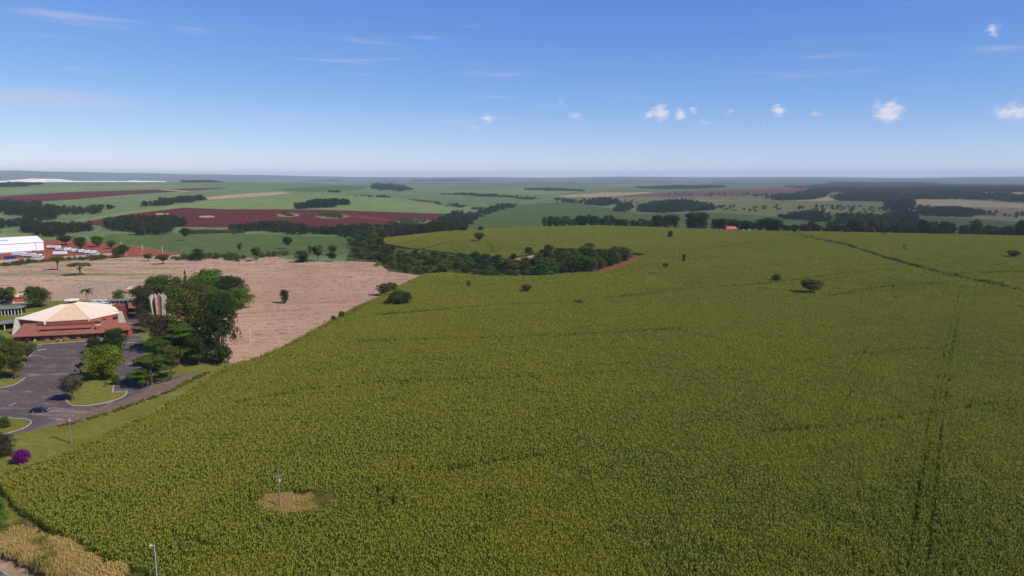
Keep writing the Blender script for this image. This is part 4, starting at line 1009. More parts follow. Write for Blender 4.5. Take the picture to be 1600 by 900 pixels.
def hall():
    A, B = P(23, 535), P(166, 528); A.z = B.z = 0
    ex = (B - A).normalized(); ey = Vector((-ex.y, ex.x, 0)); ang = math.atan2(ex.y, ex.x)
    e = empty('assembly_hall', (A.x, A.y, 0), ang, 'red walled hall with pale many sided roof and tiled front wing', 'building')
    Lw = (B - A).length
    def loc(p): q = Vector((p[0], p[1], 0)) - A; return Vector((q.dot(ex), q.dot(ey)))
    # eaves corners seen in the photo, at eaves height
    EZ, AZ = 6.6, 12.2
    ev = [loc(PZ(*q, EZ)) for q in ((26.5, 498), (69, 502.2), (140, 498.2), (188, 488.2))]
    c = loc(PZ(112, 471.5, AZ))
    ev += [loc(PZ(177, 476.5, EZ))]
    ev += [2 * c - ev[2] + Vector((6, -1)), 2 * c - ev[3] + Vector((4, -1))]
    n = len(ev)
    wl = [c + (q - c) * .965 for q in ev]
    for i in range(n):
        a, b = wl[i], wl[(i + 1) % n]; d = (b - a).normalized(); nn = Vector((d.y, -d.x))
        q = [a, b, b - nn * .3 * (1 if nn.dot(a - c) > 0 else -1), a - nn * .3 * (1 if nn.dot(a - c) > 0 else -1)]
        w = MB().prism([(p.x, p.y) for p in q], -.3, EZ - .25).build('wall', 'red_paint', e)
        if i in (2, 3):
            out = nn if nn.dot(a - c) > 0 else -nn
            for t in (.46, .86) if i == 2 else (.4, .6):
                m = a + (b - a) * t + out * .06; h = d * 1.2
                MB().prism([(p.x, p.y) for p in (m - h, m + h, m + h - out * .2, m - h - out * .2)], 3.9, 5.2).build('window', 'dark_glass', w)
                for s in (-1, 0, 1):
                    mm = m + d * 1.2 * s + out * .05
                    MB().prism([(p.x, p.y) for p in (mm - d * .07, mm + d * .07, mm + d * .07 - out * .1, mm - d * .07 - out * .1)], 3.85, 5.25).build('frame', 'dark_red_paint', w)
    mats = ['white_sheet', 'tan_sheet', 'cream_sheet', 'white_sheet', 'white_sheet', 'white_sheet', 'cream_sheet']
    ROOF_IN = .93
    for i in range(n):
        a, b = ev[i], ev[(i + 1) % n]; t = .035
        ia, ib = c + (a - c) * t, c + (b - c) * t
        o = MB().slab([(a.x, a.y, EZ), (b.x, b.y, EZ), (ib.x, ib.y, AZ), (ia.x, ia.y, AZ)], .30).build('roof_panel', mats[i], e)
        # sheet seams
        for k in range(1, 9):
            q = a + (b - a) * k / 9; u = (b - a).normalized() * .05; f = .55 if k % 2 else .12
            r = c + (q - c) * f; zr = AZ - (AZ - EZ) * (f - t) / (1 - t)
            MB().slab([(q.x - u.x, q.y - u.y, EZ + .04), (q.x + u.x, q.y + u.y, EZ + .04), (r.x + u.x, r.y + u.y, zr + .04), (r.x - u.x, r.y - u.y, zr + .04)], .08).build('seam', mats[i], o)
        g = MB().tube([(a.x, a.y, EZ + .05), (ia.x, ia.y, AZ + .05)], .14, 5).build('ridge_cap', 'cream_sheet', e)
    # cap on the apex
    ring = [(c.x + 3.0 * math.cos(k * math.pi / 4), c.y + 3.0 * math.sin(k * math.pi / 4)) for k in range(8)]
    MB().prism([(c.x + (x - c.x) * .55, c.y + (y - c.y) * .55) for x, y in ring], AZ - .5, AZ + .7).build('vent', 'dark_red_paint', e)
    MB().prism(ring, AZ + .7, AZ + 1.05).build('vent_cap', 'white_sheet', e)
    # pale buttress walls at the outer corners
    for i, s in ((0, 1), (3, 1), (4, 1)):
        q = ev[i]; o = (q - c).normalized(); s2 = Vector((-o.y, o.x)) * .35
        p0, p1 = q - o * 3.0, q + o * 2.4
        mb = MB(); v = []
        for sg in (-1, 1):
            v += [(p0.x + s2.x * sg, p0.y + s2.y * sg, -.3), (p1.x + s2.x * sg, p1.y + s2.y * sg, -.3), (q.x + o.x * .6 + s2.x * sg, q.y + o.y * .6 + s2.y * sg, EZ + .5), (p0.x + s2.x * sg, p0.y + s2.y * sg, EZ + .9)]
        mb.add(v, [(0, 1, 2, 3), (7, 6, 5, 4), (0, 4, 5, 1), (1, 5, 6, 2), (2, 6, 7, 3), (3, 7, 4, 0)]).build('buttress', 'pale_concrete', e)
    # back block with red gable behind the right corner
    q = ev[4]; MB().box(q.x - 1, q.x + 5.5, q.y - 6, q.y + 3, -.3, EZ + .3).build('back_block', 'dark_red_paint', e)
    # front wing --------------------------------------------------
    x0, x1 = 0.0, Lw
    xm0, xm1 = Lw * .23, Lw * .80
    def roof(xa, xb, ya, za, yb, zb, name='wing_roof', th=.25):
        return MB().slab([(xa, ya, za), (xb, ya, za), (xb, yb, zb), (xa, yb, zb)], th).build(name, 'roof_tiles', e)
    MB().box(x0 + .3, xm0, .6, 11.5, -.3, 2.55).build('wing_wall', 'red_paint', e)
    MB().box(xm1, x1 - .3, .6, 11.5, -.3, 2.55).build('wing_wall', 'red_paint', e)
    MB().box(xm0 + .02, xm1 - .02, 1.9, 11.5, -.3, 2.5).build('wing_wall', 'dark_red_paint', e)
    MB().box(xm0 + .02, xm1 - .02, 7.0, 11.5, 2.5, 5.3).build('wing_wall', 'dark_red_paint', e)
    roof(x0 - .6, xm0 + .05, -1.0, 2.55, 11.8, 5.35); roof(xm1 - .05, x1 + .6, -1.0, 2.55, 11.8, 5.35)
    roof(xm0 + .06, xm1 - .06, -.7, 2.45, 4.4, 3.25); MB().box(xm0 + .1, xm1 - .1, 4.6, 8.9, 2.6, 3.95).build('shadow_riser', 'dark_void', e)  # near-black riser: the shadow line under the roof step is painted in
    roof(xm0 - 1.2, xm1 + .5, 3.9, 4.10, 9.4, 5.0); MB().box(xm0 - 1.0, xm1 + .3, 9.0, 11.4, 4.5, 5.5).build('shadow_riser', 'dark_void', e); roof(xm0 - 2.2, xm1 + 2.6, 8.5, 5.65, 12.6, 6.3)  # upper step: its shadow line also put into the riser's colour
    # low chimney on the right block
    MB().box(xm1 + 2.6, xm1 + 4.0, 2.2, 3.6, 3.0, 4.9).build('chimney', 'red_paint', e)
    MB().box(xm1 + 2.4, xm1 + 4.2, 2.0, 3.8, 4.9, 5.1).build('chimney_cap', 'pale_concrete', e)
    # windows between pillars
    W = xm1 - xm0; k = 5
    for i in range(k + 1):
        xc = xm0 + W * i / k
        if 0 < i < k: MB().box(xc - .75, xc + .75, .4, 1.6, -.3, 2.45).build('pillar', 'red_paint', e)
        if i < k:
            xa, xb = xc + .85, xm0 + W * (i + 1) / k - .85
            w = MB().box(xa, xb, 1.80, 1.95, .35, 2.3).build('window', 'dark_glass', e)
            for j in range(5):
                xx = xa + (xb - xa) * j / 4; MB().box(xx - .05, xx + .05, 1.70, 1.80, .35, 2.3).build('mullion', 'galvanised', w)
            MB().box(xa, xb, 1.68, 1.79, .95, 1.03).build('transom', 'galvanised', w); MB().box(xa, xb, 1.55, 1.9, .22, .345).build('sill', 'pale_concrete', w)
    for xa in (x0 + 2.6, x0 + 5.6, xm1 + 2.0, xm1 + 4.8):
        d = MB().box(xa, xa + 1.1, .52, .64, 0.0, 2.1).build('door', 'dark_void', e)
        MB().box(xa + 1.12, xa + 1.5, .50, .62, 0, 1.1).build('door_panel', 'white_paint', d)
    # lean-to on the right
    MB().box(x1 + .1, x1 + 7.5, 4.5, 10.0, -.3, 2.4).build('annex_wall', 'red_paint', e)
    roof(x1 + .65, x1 + 8.4, 3.2, 2.45, 10.2, 4.2, 'annex_roof')
    MB().box(x1 + 7.6, x1 + 8.6, 3.0, 5.2, -.2, 1.6).build('planter', 'red_paint', e)
    for (px, py) in ((70, 505), (139.5, 500.5)):
        q = loc(PZ(px, py, 5.9)); MB().box(q.x - .3, q.x + .3, q.y - .3, q.y + .3, 5.4, 6.3).build('spot_light', 'white_paint', e)
    MB().box(Lw * .49, Lw * .53, -2.5, 1.0, .004, .12).build('path_slab', 'pale_concrete', e)
    return e
hall()

def outbuilding():
    a, b = P(8, 474), P(35, 472.5); ex = (b - a).normalized(); L = (b - a).length
    e = empty('outbuilding', a, math.atan2(ex.y, ex.x), 'small red outbuilding with tan pitched roof at left', 'building')
    MB().box(0, L, 0, 6, -.3, 3.2).build('wall', 'red_paint', e)
    MB().slab([(-.5, -.7, 3.15), (L + .5, -.7, 3.15), (L + .5, 3, 4.7), (-.5, 3, 4.7)], .15).build('roof_panel', 'tan_sheet', e)
    MB().slab([(-.5, 3, 4.7), (L + .5, 3, 4.7), (L + .5, 6.7, 3.15), (-.5, 6.7, 3.15)], .15).build('roof_panel', 'tan_sheet', e)
    MB().box(L * .48, L * .52, -.08, .0, 0, 3.0).build('downpipe', 'white_paint', e)
    MB().box(-1, L + 1, -1.6, -.01, -.2, .15).build('plinth', 'pale_concrete', e)
outbuilding()

def walkway(p0, p1, depth, h, label, npost=12, fascia='grey_roof'):
    a, b = P(*p0), P(*p1); ex = (b - a).normalized(); L = (b - a).length
    e = empty('covered_walkway', a, math.atan2(ex.y, ex.x), label, 'walkway')
    MB().box(-.4, L + .4, -.6, depth, h, h + .45).build('roof', fascia, e)
    MB().box(0, L, depth - .9, depth - .6, -.3, h).build('back_wall', 'dark_void', e)
    for i in range(npost + 1):
        x = L * i / npost; MB().box(x - .16, x + .16, .0, .32, -.3, h).build('post', 'pale_concrete', e)
walkway((-40, 496), (34, 492), 7, 3.2, 'long grey roofed walkway with dark colonnade left of hall', 14)
walkway((-30, 521), (26, 514), 6, 2.9, 'dark flat canopy on pale pillars beside the hall', 3)
walkway((168, 480), (212, 478), 5, 3.0, 'low grey flat roofed shelter behind the hall', 7)
def hip_pavilion():
    a = P(204, 486); e = empty('pavilion', a, .05, 'dark red hipped tile pavilion at top of the drive', 'pavilion')
    w, d, h = 4.6, 4.0, 2.4
    for sx in (-1, 1):
        for sy in (-1, 1): MB().box(sx * w - .15, sx * w + .15, sy * d - .15, sy * d + .15, -.3, h).build('post', 'dark_red_paint', e)
    c = [(-w - .7, -d - .7), (w + .7, -d - .7), (w + .7, d + .7), (-w - .7, d + .7)]; r = [(-1.2, 0), (1.2, 0)]
    for q in ([c[0], c[1], r[1], r[0]], [c[1], c[2], r[1]], [c[2], c[3], r[0], r[1]], [c[3], c[0], r[0]]):
        MB().slab([(x, y, h if (x, y) in c else h + 2.0) for x, y in q], .2).build('roof_panel', 'roof_tiles', e)
hip_pavilion()
def shed():
    a = P(209, 458); e = empty('shed', a, .1, 'small tan roofed shed left of the grove', 'shed')
    MB().box(-2.6, 2.6, -2, 2, -.3, 2.6).build('wall', 'concrete', e); MB().box(-.5, .5, -2.06, -1.99, 0, 2.0).build('door', 'dark_void', e)
    MB().slab([(-3.1, -2.6, 2.65), (3.1, -2.6, 2.65), (3.1, 2.6, 3.5), (-3.1, 2.6, 3.5)], .14).build('roof', 'tan_sheet', e)
shed()
plain('tower_red', (.250, .085, .065), .85, .2, .8)
plain('tower_fin', (.400, .335, .255), .85, .2, .8)
def tower():
    """ring of tall pale fins round a red core"""
    a = P(250, 512); k = ppm(a); e = empty('finned_tower', a, .2, 'red and cream finned tower standing among the grove', 'tower')
    H = (512 - 460) / k * 1.02; r = 2.7
    n = 8
    core = [(r * .72 * math.cos(2 * math.pi * i / n), r * .72 * math.sin(2 * math.pi * i / n)) for i in range(n)]
    for i in range(n):
        a0, a1 = core[i], core[(i + 1) % n]
        MB().prism([a0, a1, (a1[0] * .85, a1[1] * .85), (a0[0] * .85, a0[1] * .85)], -.3, H * .955).build('core_panel', 'tower_red', e)
    MB().prism([(x * .86, y * .86) for x, y in core], H * .90, H * .925).build('core_roof', 'concrete', e)
    for i in range(n):
        t = 2 * math.pi * i / n; c, s = math.cos(t), math.sin(t); w = .22
        prof = [(r * .70, -.3), (r * .80, -.3), (r * 1.32, H * .80), (r * 1.32, H * .93), (r * .95, H), (r * .70, H)]
        v = [(u * c - sg * w * s, u * s + sg * w * c, z) for sg in (-1, 1) for u, z in prof]; m = len(prof)
        MB().add(v, [tuple(range(m)), tuple(range(2 * m - 1, m - 1, -1))] + [(j, m + j, m + (j + 1) % m, (j + 1) % m) for j in range(m)]).build('fin', 'tower_fin', e)
tower()

def warehouse():
    a, b = P(-60, 400.5), P(69, 391.8); ex = (b - a).normalized(); L = (b - a).length
    e = empty('warehouse', a, math.atan2(ex.y, ex.x), 'big white metal warehouse at left edge beside the yard', 'building')
    H, D, R_ = 8.6, 36.0, 13.2
    MB().extr([(0, -.3), (D, -.3), (D, H), (D / 2, R_), (0, H)], 0, L).build('shell', 'white_metal', e)
    MB().box(0, L + .02, -.25, -.02, -.2, .9).build('plinth', 'concrete', e)
    for k in range(int(L / 5)):                         # wall ribs
        MB().box(k * 5 + 2.4, k * 5 + 2.55, -.12, 0, .9, H).build('rib', 'white_metal', e)
    MB().slab([(-.5, -.6, H + .05), (L + .5, -.6, H + .05), (L + .5, D / 2, R_ + .25), (-.5, D / 2, R_ + .25)], .2).build('roof_panel', 'white_metal', e)
    MB().slab([(-.5, D / 2, R_ + .25), (L + .5, D / 2, R_ + .25), (L + .5, D + .6, H + .05), (-.5, D + .6, H + .05)], .2).build('roof_panel', 'white_metal', e)
    MB().slab([(L * .35, 8.0, H + 2.42), (L * .60, 8.0, H + 2.42), (L * .60, 10.5, H + 3.04), (L * .35, 10.5, H + 3.04)], .1).build('skylight', 'galvanised', e)
    MB().tube([(L - 7, -.2, H), (L - 6.4, -.2, 4), (L - 6.2, -.2, -.2)], .18, 6).build('downpipe', 'galvanised', e)
    d = MB().box(L + .0, L + .1, 10, 16, 0, 5).build('door', 'galvanised', e)
warehouse()
def wall_line(p0, p1, h, label, mat='concrete', post=6.0):
    a, b = P(*p0), P(*p1); ex = (b - a).normalized(); L = (b - a).length
    e = empty('boundary_wall', a, math.atan2(ex.y, ex.x), label, 'wall'); n = max(2, int(L / post))
    dz = (b.z - a.z) / L
    for i in range(n):
        x = L * i / n; MB().box(x + .1, x + L / n - .1, -.1, .1, dz * x - .4, dz * x + h).build('panel', mat, e)
        MB().box(x - .14, x + .14, -.16, .16, dz * x - .4, dz * x + h + .2).build('post', 'pale_concrete', e)
wall_line((-40, 414), (69, 405.5), 2.2, 'pale concrete yard fence in front of the white warehouse')
wall_line((101, 404), (175, 398.5), 1.8, 'grey yard wall right of the warehouse gate', post=9)

def wheel_set(e, xs, half, r=.5, name='wheel'):
    for x in xs:
        for s in (-1, 1):
            w = MB().tube([(x, s * half - .14, r), (x, s * half + .14, r)], r, 12).build(name, 'rubber', e)
            MB().tube([(x, s * half - .16, r), (x, s * half + .16, r)], r * .5, 8).build('rim', 'galvanised', w)
def truck(px, py, rz, L, label, box='white_metal', cab='white_paint', H=3.6, flat=False, has_cab=True):
    p = P(px, py); e = empty('truck' if has_cab else 'trailer', p, rz, label, 'truck' if has_cab else 'trailer')
    MB().box(-L / 2, L / 2, -1.1, 1.1, .8, 1.15).build('chassis', 'trailer_dark', e)
    x1 = L / 2 - (2.5 if has_cab else 0)
    if flat:
        MB().box(-L / 2, x1, -1.25, 1.25, 1.15, 2.6).build('cargo_bed', 'truck_blue', e); MB().box(-L / 2 + .2, x1 - .2, -1.05, 1.05, 2.3, 2.75).build('load', 'trailer_dark', e)
    else:
        MB().box(-L / 2, x1, -1.27, 1.27, 1.15, H).build('cargo_box', box, e)
        MB().box(-L / 2 - .05, -L / 2, -1.15, 1.15, 1.2, H - .1).build('rear_door', 'galvanised', e)
        MB().box(-L / 2 + 1.5, x1 - 1.5, -1.22, 1.22, .45, 1.14).build('side_skirt', 'trailer_dark', e)
    if has_cab:
        c = MB().extr([(x1 + .15, .7), (L / 2, .7), (L / 2, 1.7), (L / 2 - .35, 2.9), (x1 + .15, 2.9)], -1.15, 1.15, 'y').build('cab', cab, e)
        MB().extr([(L / 2 + .02, 1.75), (L / 2 - .31, 2.8), (L / 2 - .36, 2.8), (L / 2 - .03, 1.75)], -1.0, 1.0, 'y').build('windscreen', 'dark_glass', c)
        for s in (-1, 1): MB().box(x1 + .5, L / 2 - .5, s * 1.16 - .02, s * 1.16 + .02, 1.8, 2.6).build('side_window', 'dark_glass', c)
    wheel_set(e, [-L / 2 + 1.2, -L / 2 + 2.4, L / 2 - 1.2], 1.05)
truck(16, 405, -.10, 9.5, 'navy blue open bed truck by the warehouse fence', cab='truck_blue', flat=True)
truck(30, 400.5, -.16, 13, 'white semitrailer second from left beside the blue truck', has_cab=False)
truck(45, 402, -.16, 13, 'white semitrailer behind the white yard truck', has_cab=False)
truck(60, 403.5, -.14, 10, 'white box truck next to the fence gate')
truck(84, 388.5, -.05, 13, 'white flat roofed trailer near the warehouse corner', has_cab=False, H=3.2)
truck(92, 391.3, -.05, 5.5, 'short white van truck beyond the warehouse corner', H=2.9)
truck(108, 392.8, .10, 8.0, 'white truck under the dark yard tree')
truck(94, 399, .12, 11, 'white trailer parked alone in the yard middle', has_cab=False)
truck(119, 394.6, .02, 6.5, 'white truck at left of the row of four', cab='truck_blue')
truck(129, 395.6, .02, 6.5, 'second white truck in the row of four')
truck(139, 397.0, .02, 6.5, 'third white truck in the row of four')
truck(148.5, 397.8, .02, 6.5, 'last white truck in the row of four by wall')
def digger():
    p = P(52.5, 396.5); e = empty('loader', p, .3, 'small orange wheel loader in front of the warehouse', 'loader')
    MB().box(-1.8, 1.0, -.8, .8, .7, 1.6).build('body', 'orange_paint', e); MB().box(-.6, .7, -.7, .7, 1.6, 2.7).build('cab', 'dark_glass', e); MB().box(-.7, .8, -.8, .8, 2.7, 2.85).build('cab_roof', 'orange_paint', e)
    MB().tube([(.9, 0, 1.4), (2.2, 0, 1.7), (2.9, 0, .6)], .18, 6).build('arm', 'orange_paint', e); MB().extr([(2.6, .1), (3.6, .1), (3.3, .9), (2.6, .9)], -1, 1, 'y').build('bucket', 'trailer_dark', e)
    wheel_set(e, [-1.2, .6], .95, .6)
digger()

def car(p, rz, paint, label, L=4.4, van=False):
    e = empty('van' if van else 'car', p, rz, label, 'van' if van else 'car'); h = L / 2; w = .88
    if van:
        body = [(-h, .35), (h, .35), (h, .95), (h - .35, 1.15), (h - 1.0, 1.95), (-h + .1, 2.05), (-h, 1.9)]
        cab = None
    else:
        body = [(-h, .32), (h, .32), (h + .02, .62), (h - .1, .78), (h - 1.15, .92), (-h + .65, .98), (-h + .02, .92)]
    b = MB().extr(body, -w, w, 'y').build('body', paint, e)
    if not van:
        prof = [(h - 1.25, .90), (h - 1.95, 1.40), (-h + 1.35, 1.43), (-h + .55, .96)]
        MB().extr(prof, -w * .86, w * .86, 'y').build('cabin_glass', 'dark_glass', b)
        MB().extr([(h - 1.85, 1.37), (h - 2.0, 1.46), (-h + 1.3, 1.48), (-h + 1.15, 1.38)], -w * .80, w * .80, 'y').build('roof', paint, b)
    else:
        MB().extr([(h - .32, 1.2), (h - .97, 1.9), (h - 1.02, 1.9), (h - .37, 1.2)], -w * .85, w * .85, 'y').build('windscreen', 'dark_glass', b)
        for s in (-1, 1): MB().box(-h + .5, h - 1.3, s * (w + .01) - .02, s * (w + .01) + .02, 1.25, 1.75).build('side_window', 'dark_glass', b)
    for s in (-1, 1):
        MB().box(h - .08, h + .05, s * .62 - .18, s * .62 + .18, .58, .74).build('headlight', 'lamp_glass', e)
        MB().box(-h - .03, -h + .05, s * .66 - .14, s * .66 + .14, .66, .84).build('tail_light', 'red_paint', e)
    MB().box(h - .02, h + .08, -.8, .8, .34, .52).build('bumper', 'rubber', e); MB().box(-h - .08, -h + .02, -.8, .8, .34, .52).build('bumper', 'rubber', e)
    wheel_set(e, (-h + .85, h - .9), w - .06, .33)
car(P(62, 643.5), .16, 'car_navy', 'dark navy saloon car parked on the asphalt')
for i, (x, y) in enumerate(((148, 474.6), (157, 474.6), (169, 474.4), (180, 474.0))):
    car(P(x, y), -.12, 'white_paint', 'white van parked behind the hall, %s from the left' % ('first', 'second', 'third', 'fourth')[i], 4.9 if i else 2.9, True)

# ------------------------------------------------------------------ kerbs: one strip per island or edge
def kerb(pts, label, w=.22, h=.13, closed=False, mat='kerb_white'):
    d = np.array(dense(pts, 4.0, closed)); q = PV(d[:, 0], d[:, 1]); v = []; f = []; n = len(q)
    for i in range(n):
        a = q[i - 1] if (i or closed) else q[0]; b = q[(i + 1) % n] if (i < n - 1 or closed) else q[-1]
        t = Vector((b - a)); t.z = 0; t = t.normalized(); s = Vector((-t.y, t.x, 0)) * w / 2; p = Vector(q[i])
        v += [p - s - Vector((0, 0, .1)), p - s + Vector((0, 0, h)), p + s + Vector((0, 0, h)), p + s - Vector((0, 0, .1))]
    m = n if closed else n - 1
    for i in range(m):
        a, b = 4 * i, 4 * ((i + 1) % n)
        f += [(a, b, b + 1, a + 1), (a + 1, b + 1, b + 2, a + 2), (a + 2, b + 2, b + 3, a + 3)]
    if not closed: f += [(3, 2, 1, 0), (4 * n - 4, 4 * n - 3, 4 * n - 2, 4 * n - 1)]
    tag(mesh_obj('kerb', v, f, mat), label, kind='structure')
kerb([(103, 624), (104, 628), (109, 632), (115, 634), (137, 634), (157, 631), (181, 625), (192, 620.5), (197, 616), (198, 611)], 'curved white kerb round the rounded island', .3)
kerb([(175.5, 613.5), (178, 601), (181.5, 590)], 'straight white kerb at right of the rounded island', .3)
kerb([(190, 551), (191.5, 541), (193, 535)], 'white kerb beside the drive', .25)
kerb([(45, 539.5), (90, 536), (140, 532.5), (165, 531)], 'long pale kerb along the front of the hall', .3)
kerb([(73, 545.5), (55, 548.5), (47, 556), (40, 564)], 'angled white kerb at the left island tip', .25)
kerb([(25, 583), (18, 592)], 'short white kerb by the left trees', .25)
kerb([(40, 590), (28, 598.5), (20, 602), (8, 605), (-60, 612)], 'curved kerb round the left lawn', .25)
kerb([(-20, 654), (0, 652), (22, 653.5), (40, 654.5), (48, 657.5), (49, 661), (40, 668), (28, 672.5), (15, 676), (-10, 682)], 'curved kerb round the small island', .25)
kerb([(230, 602.5), (245, 598), (262, 592.5)], 'white kerb under the tiered corner tree', .3)
kerb([(179, 534.5), (193, 533.5)], 'short pale kerb at the drive mouth', .25)
kerb([(-60, 878), (0, 891), (20, 905), (37, 919)], 'kerb of the road in the bottom left corner', .2)
# painted bars on the drive
def bar(a, b, w, label):
    p, q = P(*a), P(*b); d = (q - p); L = d.length
    o = MB().box(0, L, -w / 2, w / 2, -.05, .006).build('road_marking', 'kerb_white'); o.location = p; o.rotation_euler = (0, 0, math.atan2(d.y, d.x)); tag(o, label, kind='structure')
bar((194, 535.5), (211, 534.8), .8, 'pale painted bar across the drive')
bar((14, 634), (25, 629.5), .35, 'short white dash on the asphalt')

# plots behind the hall: pale kerb lines with small stones
kl = [((104, 468), (123, 447)), ((121, 468), (140, 446)), ((140, 469), (156, 445)), ((160, 468), (172, 444)), ((178, 468), (186, 443)), ((196, 468), (198, 442)), ((208, 468), (207, 442))]
for i, (a, b) in enumerate(kl):
    kerb([a, b], 'pale kerb line across the brown plots, number %d from left' % (i + 1), .45, .2, mat='old_kerb')
st = []
for i in range(len(kl) - 1):
    for t in (.18, .36, .54, .72, .88):
        a0, b0 = kl[i]; a1, b1 = kl[i + 1]
        x0 = a0[0] + (b0[0] - a0[0]) * t; y0 = a0[1] + (b0[1] - a0[1]) * t; x1 = a1[0] + (b1[0] - a1[0]) * t; y1 = a1[1] + (b1[1] - a1[1]) * t
        st.append(((x0 + x1) / 2 + random.uniform(-1, 1), (y0 + y1) / 2 + random.uniform(-.4, .4)))
sp = PV([a for a, b in st], [b for a, b in st]); proto_stone = None
for si, p in enumerate(sp):
    if proto_stone is None:
        proto_stone = MB().prism([(.65 * math.cos(k), .35 * math.sin(k)) for k in (0, .9, 1.9, 3.0, 4.1, 5.2)], -.1, .28).build('marker_stone', 'kerb_white'); o = proto_stone
    else:
        o = proto_stone.copy(); COL.objects.link(o)
    o.location = p; o.rotation_euler = (0, 0, random.uniform(0, 6)); tag(o, 'small pale stone in plot strip %s from the left, %s from the hall' % (('first', 'second', 'third', 'fourth', 'fifth', 'sixth')[si // 5], ('first', 'second', 'third', 'fourth', 'fifth')[si % 5]), 'stone', 'stones in the plots')

# ------------------------------------------------------------------ poles
def utility_pole(p, H, rz, label):
    e = empty('utility_pole', p, rz, label, 'utility pole')
    MB().tube([(0, 0, -.5), (0, 0, H * .5), (0, 0, H)], [.19, .16, .12], 8).build('pole', 'timber', e)
    arm = MB().box(-1.05, 1.05, -.06, .06, H - .75, H - .60).build('crossarm', 'timber', e)
    for s in (-.95, -.35, .95): MB().tube([(s, 0, H - .60), (s, 0, H - .36)], [.05, .08], 6).build('insulator', 'porcelain', arm)
    MB().tube([(-.6, .07, H - .7), (0, .07, H - 1.5)], .03, 4).build('brace', 'galvanised', e); MB().tube([(.6, .07, H - .7), (0, .07, H - 1.5)], .03, 4).build('brace', 'galvanised', e)
    MB().box(.1, .35, -.1, .1, H - 1.9, H - 1.4).build('switch_box', 'porcelain', e)
utility_pole(P(438, 803), 8.6, .5, 'wooden utility pole standing in the dry grass clearing')
utility_pole(P(111, 692.5), 7.6, .2, 'wooden utility pole on the grass verge above the purple bush')
def lamp_post(p, H, rz, label, arms=1):
    e = empty('street_lamp', p, rz, label, 'street lamp')
    MB().tube([(0, 0, -.3), (0, 0, H)], [.10, .065], 8).build('pole', 'galvanised', e)
    for k in range(arms):
        s = 1 if k == 0 else -1
        MB().tube([(0, 0, H - .25), (s * -.2, 0, H - .12), (s * -.4, 0, H - .02)], .035, 5).build('arm', 'galvanised', e)
        hd = MB().box(min(s * -.68, s * -.3), max(s * -.68, s * -.3), -.11, .11, H - .05, H + .05).build('lamp_head', 'white_paint', e)
        MB().box(min(s * -.64, s * -.36), max(s * -.64, s * -.36), -.08, .08, H - .08, H - .052).build('lens', 'lamp_glass', hd)
q = PZ(241, 851, 9.0); lamp_post((q.x, q.y, ground(q.x, q.y)), 9.0 - ground(q.x, q.y), .5, 'grey metal street lamp rising at the bottom edge')
for (x, y, t, lb) in ((137, 550, 537.5, 'white two headed lamp post by the small dark tree'), (118, 592, 577, 'white two headed lamp post on the rounded island'), (8, 556, 534, 'thin two headed lamp post among the left trees')):
    p = P(x, y); lamp_post(p, (y - t) / ppm(p), .1, lb, 2)
def conc_pole(x, y, top, label):
    p = P(x, y); H = (y - top) / ppm(p); e = empty('concrete_pole', p, .6, label, 'pole')
    MB().tube([(0, 0, -.4), (0, 0, H)], [.24, .16], 8).build('pole', 'pale_concrete', e); MB().box(-1.0, 1.0, -.07, .07, H - .6, H - .45).build('crossarm', 'pale_concrete', e)
conc_pole(189, 384, 378, 'leftmost pale pole at the yard edge'); conc_pole(223, 392, 382, 'middle pale pole at the soy field edge'); conc_pole(254, 397, 385, 'right pale pole at the soy field edge')
conc_pole(197, 399, 391, 'pale pole beside the dark yard tree'); conc_pole(50, 465, 444, 'tall thin pale pole in front of the olive dome tree')
conc_pole(391, 534, 515, 'thin bare pole on the brown stubble by the grove')
for (x, y, lb) in ((13, 741, 'left thin post below the purple bush'), (8, 746, 'right thin leaning post below the purple bush')):
    p = P(x, y); e = empty('fence_post', p, 0, lb, 'post'); MB().tube([(0, 0, -.3), (.1, 0, 2.0)], .07, 6).build('stake', 'timber', e)

# ------------------------------------------------------------------ farm on the crest
def farmhouse():
    v = pix_dir(1142, 361); az = math.atan2(v.x, v.y); rc = float(np.interp(az, _c_az, _c_r)) + 18
    x, y = rc * math.sin(az), rc * math.cos(az)
    e = empty('farmhouse', (x, y, ground(x, y)), .05, 'small farmhouse with orange red roof on the hill crest', 'building')
    MB().box(-6, 6, -3.5, 3.5, -.5, 3.2).build('wall', 'white_paint', e)
    MB().slab([(-6.6, -4.3, 3.0), (6.6, -4.3, 3.0), (5.0, 0, 5.6), (-5.0, 0, 5.6)], .2).build('roof_panel', 'farm_tiles', e); MB().slab([(-6.6, 4.3, 3.0), (-5.0, 0, 5.6), (5.0, 0, 5.6), (6.6, 4.3, 3.0)], .2).build('roof_panel', 'farm_tiles', e)
    MB().slab([(6.6, -4.3, 3.0), (6.6, 4.3, 3.0), (5.0, 0, 5.6)], .2).build('roof_panel', 'farm_tiles', e); MB().slab([(-6.6, 4.3, 3.0), (-6.6, -4.3, 3.0), (-5.0, 0, 5.6)], .2).build('roof_panel', 'farm_tiles', e)
    for xx in (-3.5, 0.5, 3.5): MB().box(xx - .6, xx + .6, -3.56, -3.48, 1.0, 2.3).build('window', 'dark_glass', e)
    for (dx, lb) in ((14, 'white tank beside the farmhouse'), (21, 'second white tank right of the farmhouse')):
        xx, yy = x + dx, y - 2; t = empty('water_tank', (xx, yy, ground(xx, yy)), 0, lb, 'tank')
        MB().tube([(0, 0, -.2), (0, 0, 2.0)], 1.0, 12).build('barrel', 'white_paint', t); MB().tube([(0, 0, 2.0), (0, 0, 2.25)], [1.0, .4], 12).build('lid', 'white_paint', t)
plain('farm_tiles', (.520, .130, .060), .8, .1, 1.0)
farmhouse()

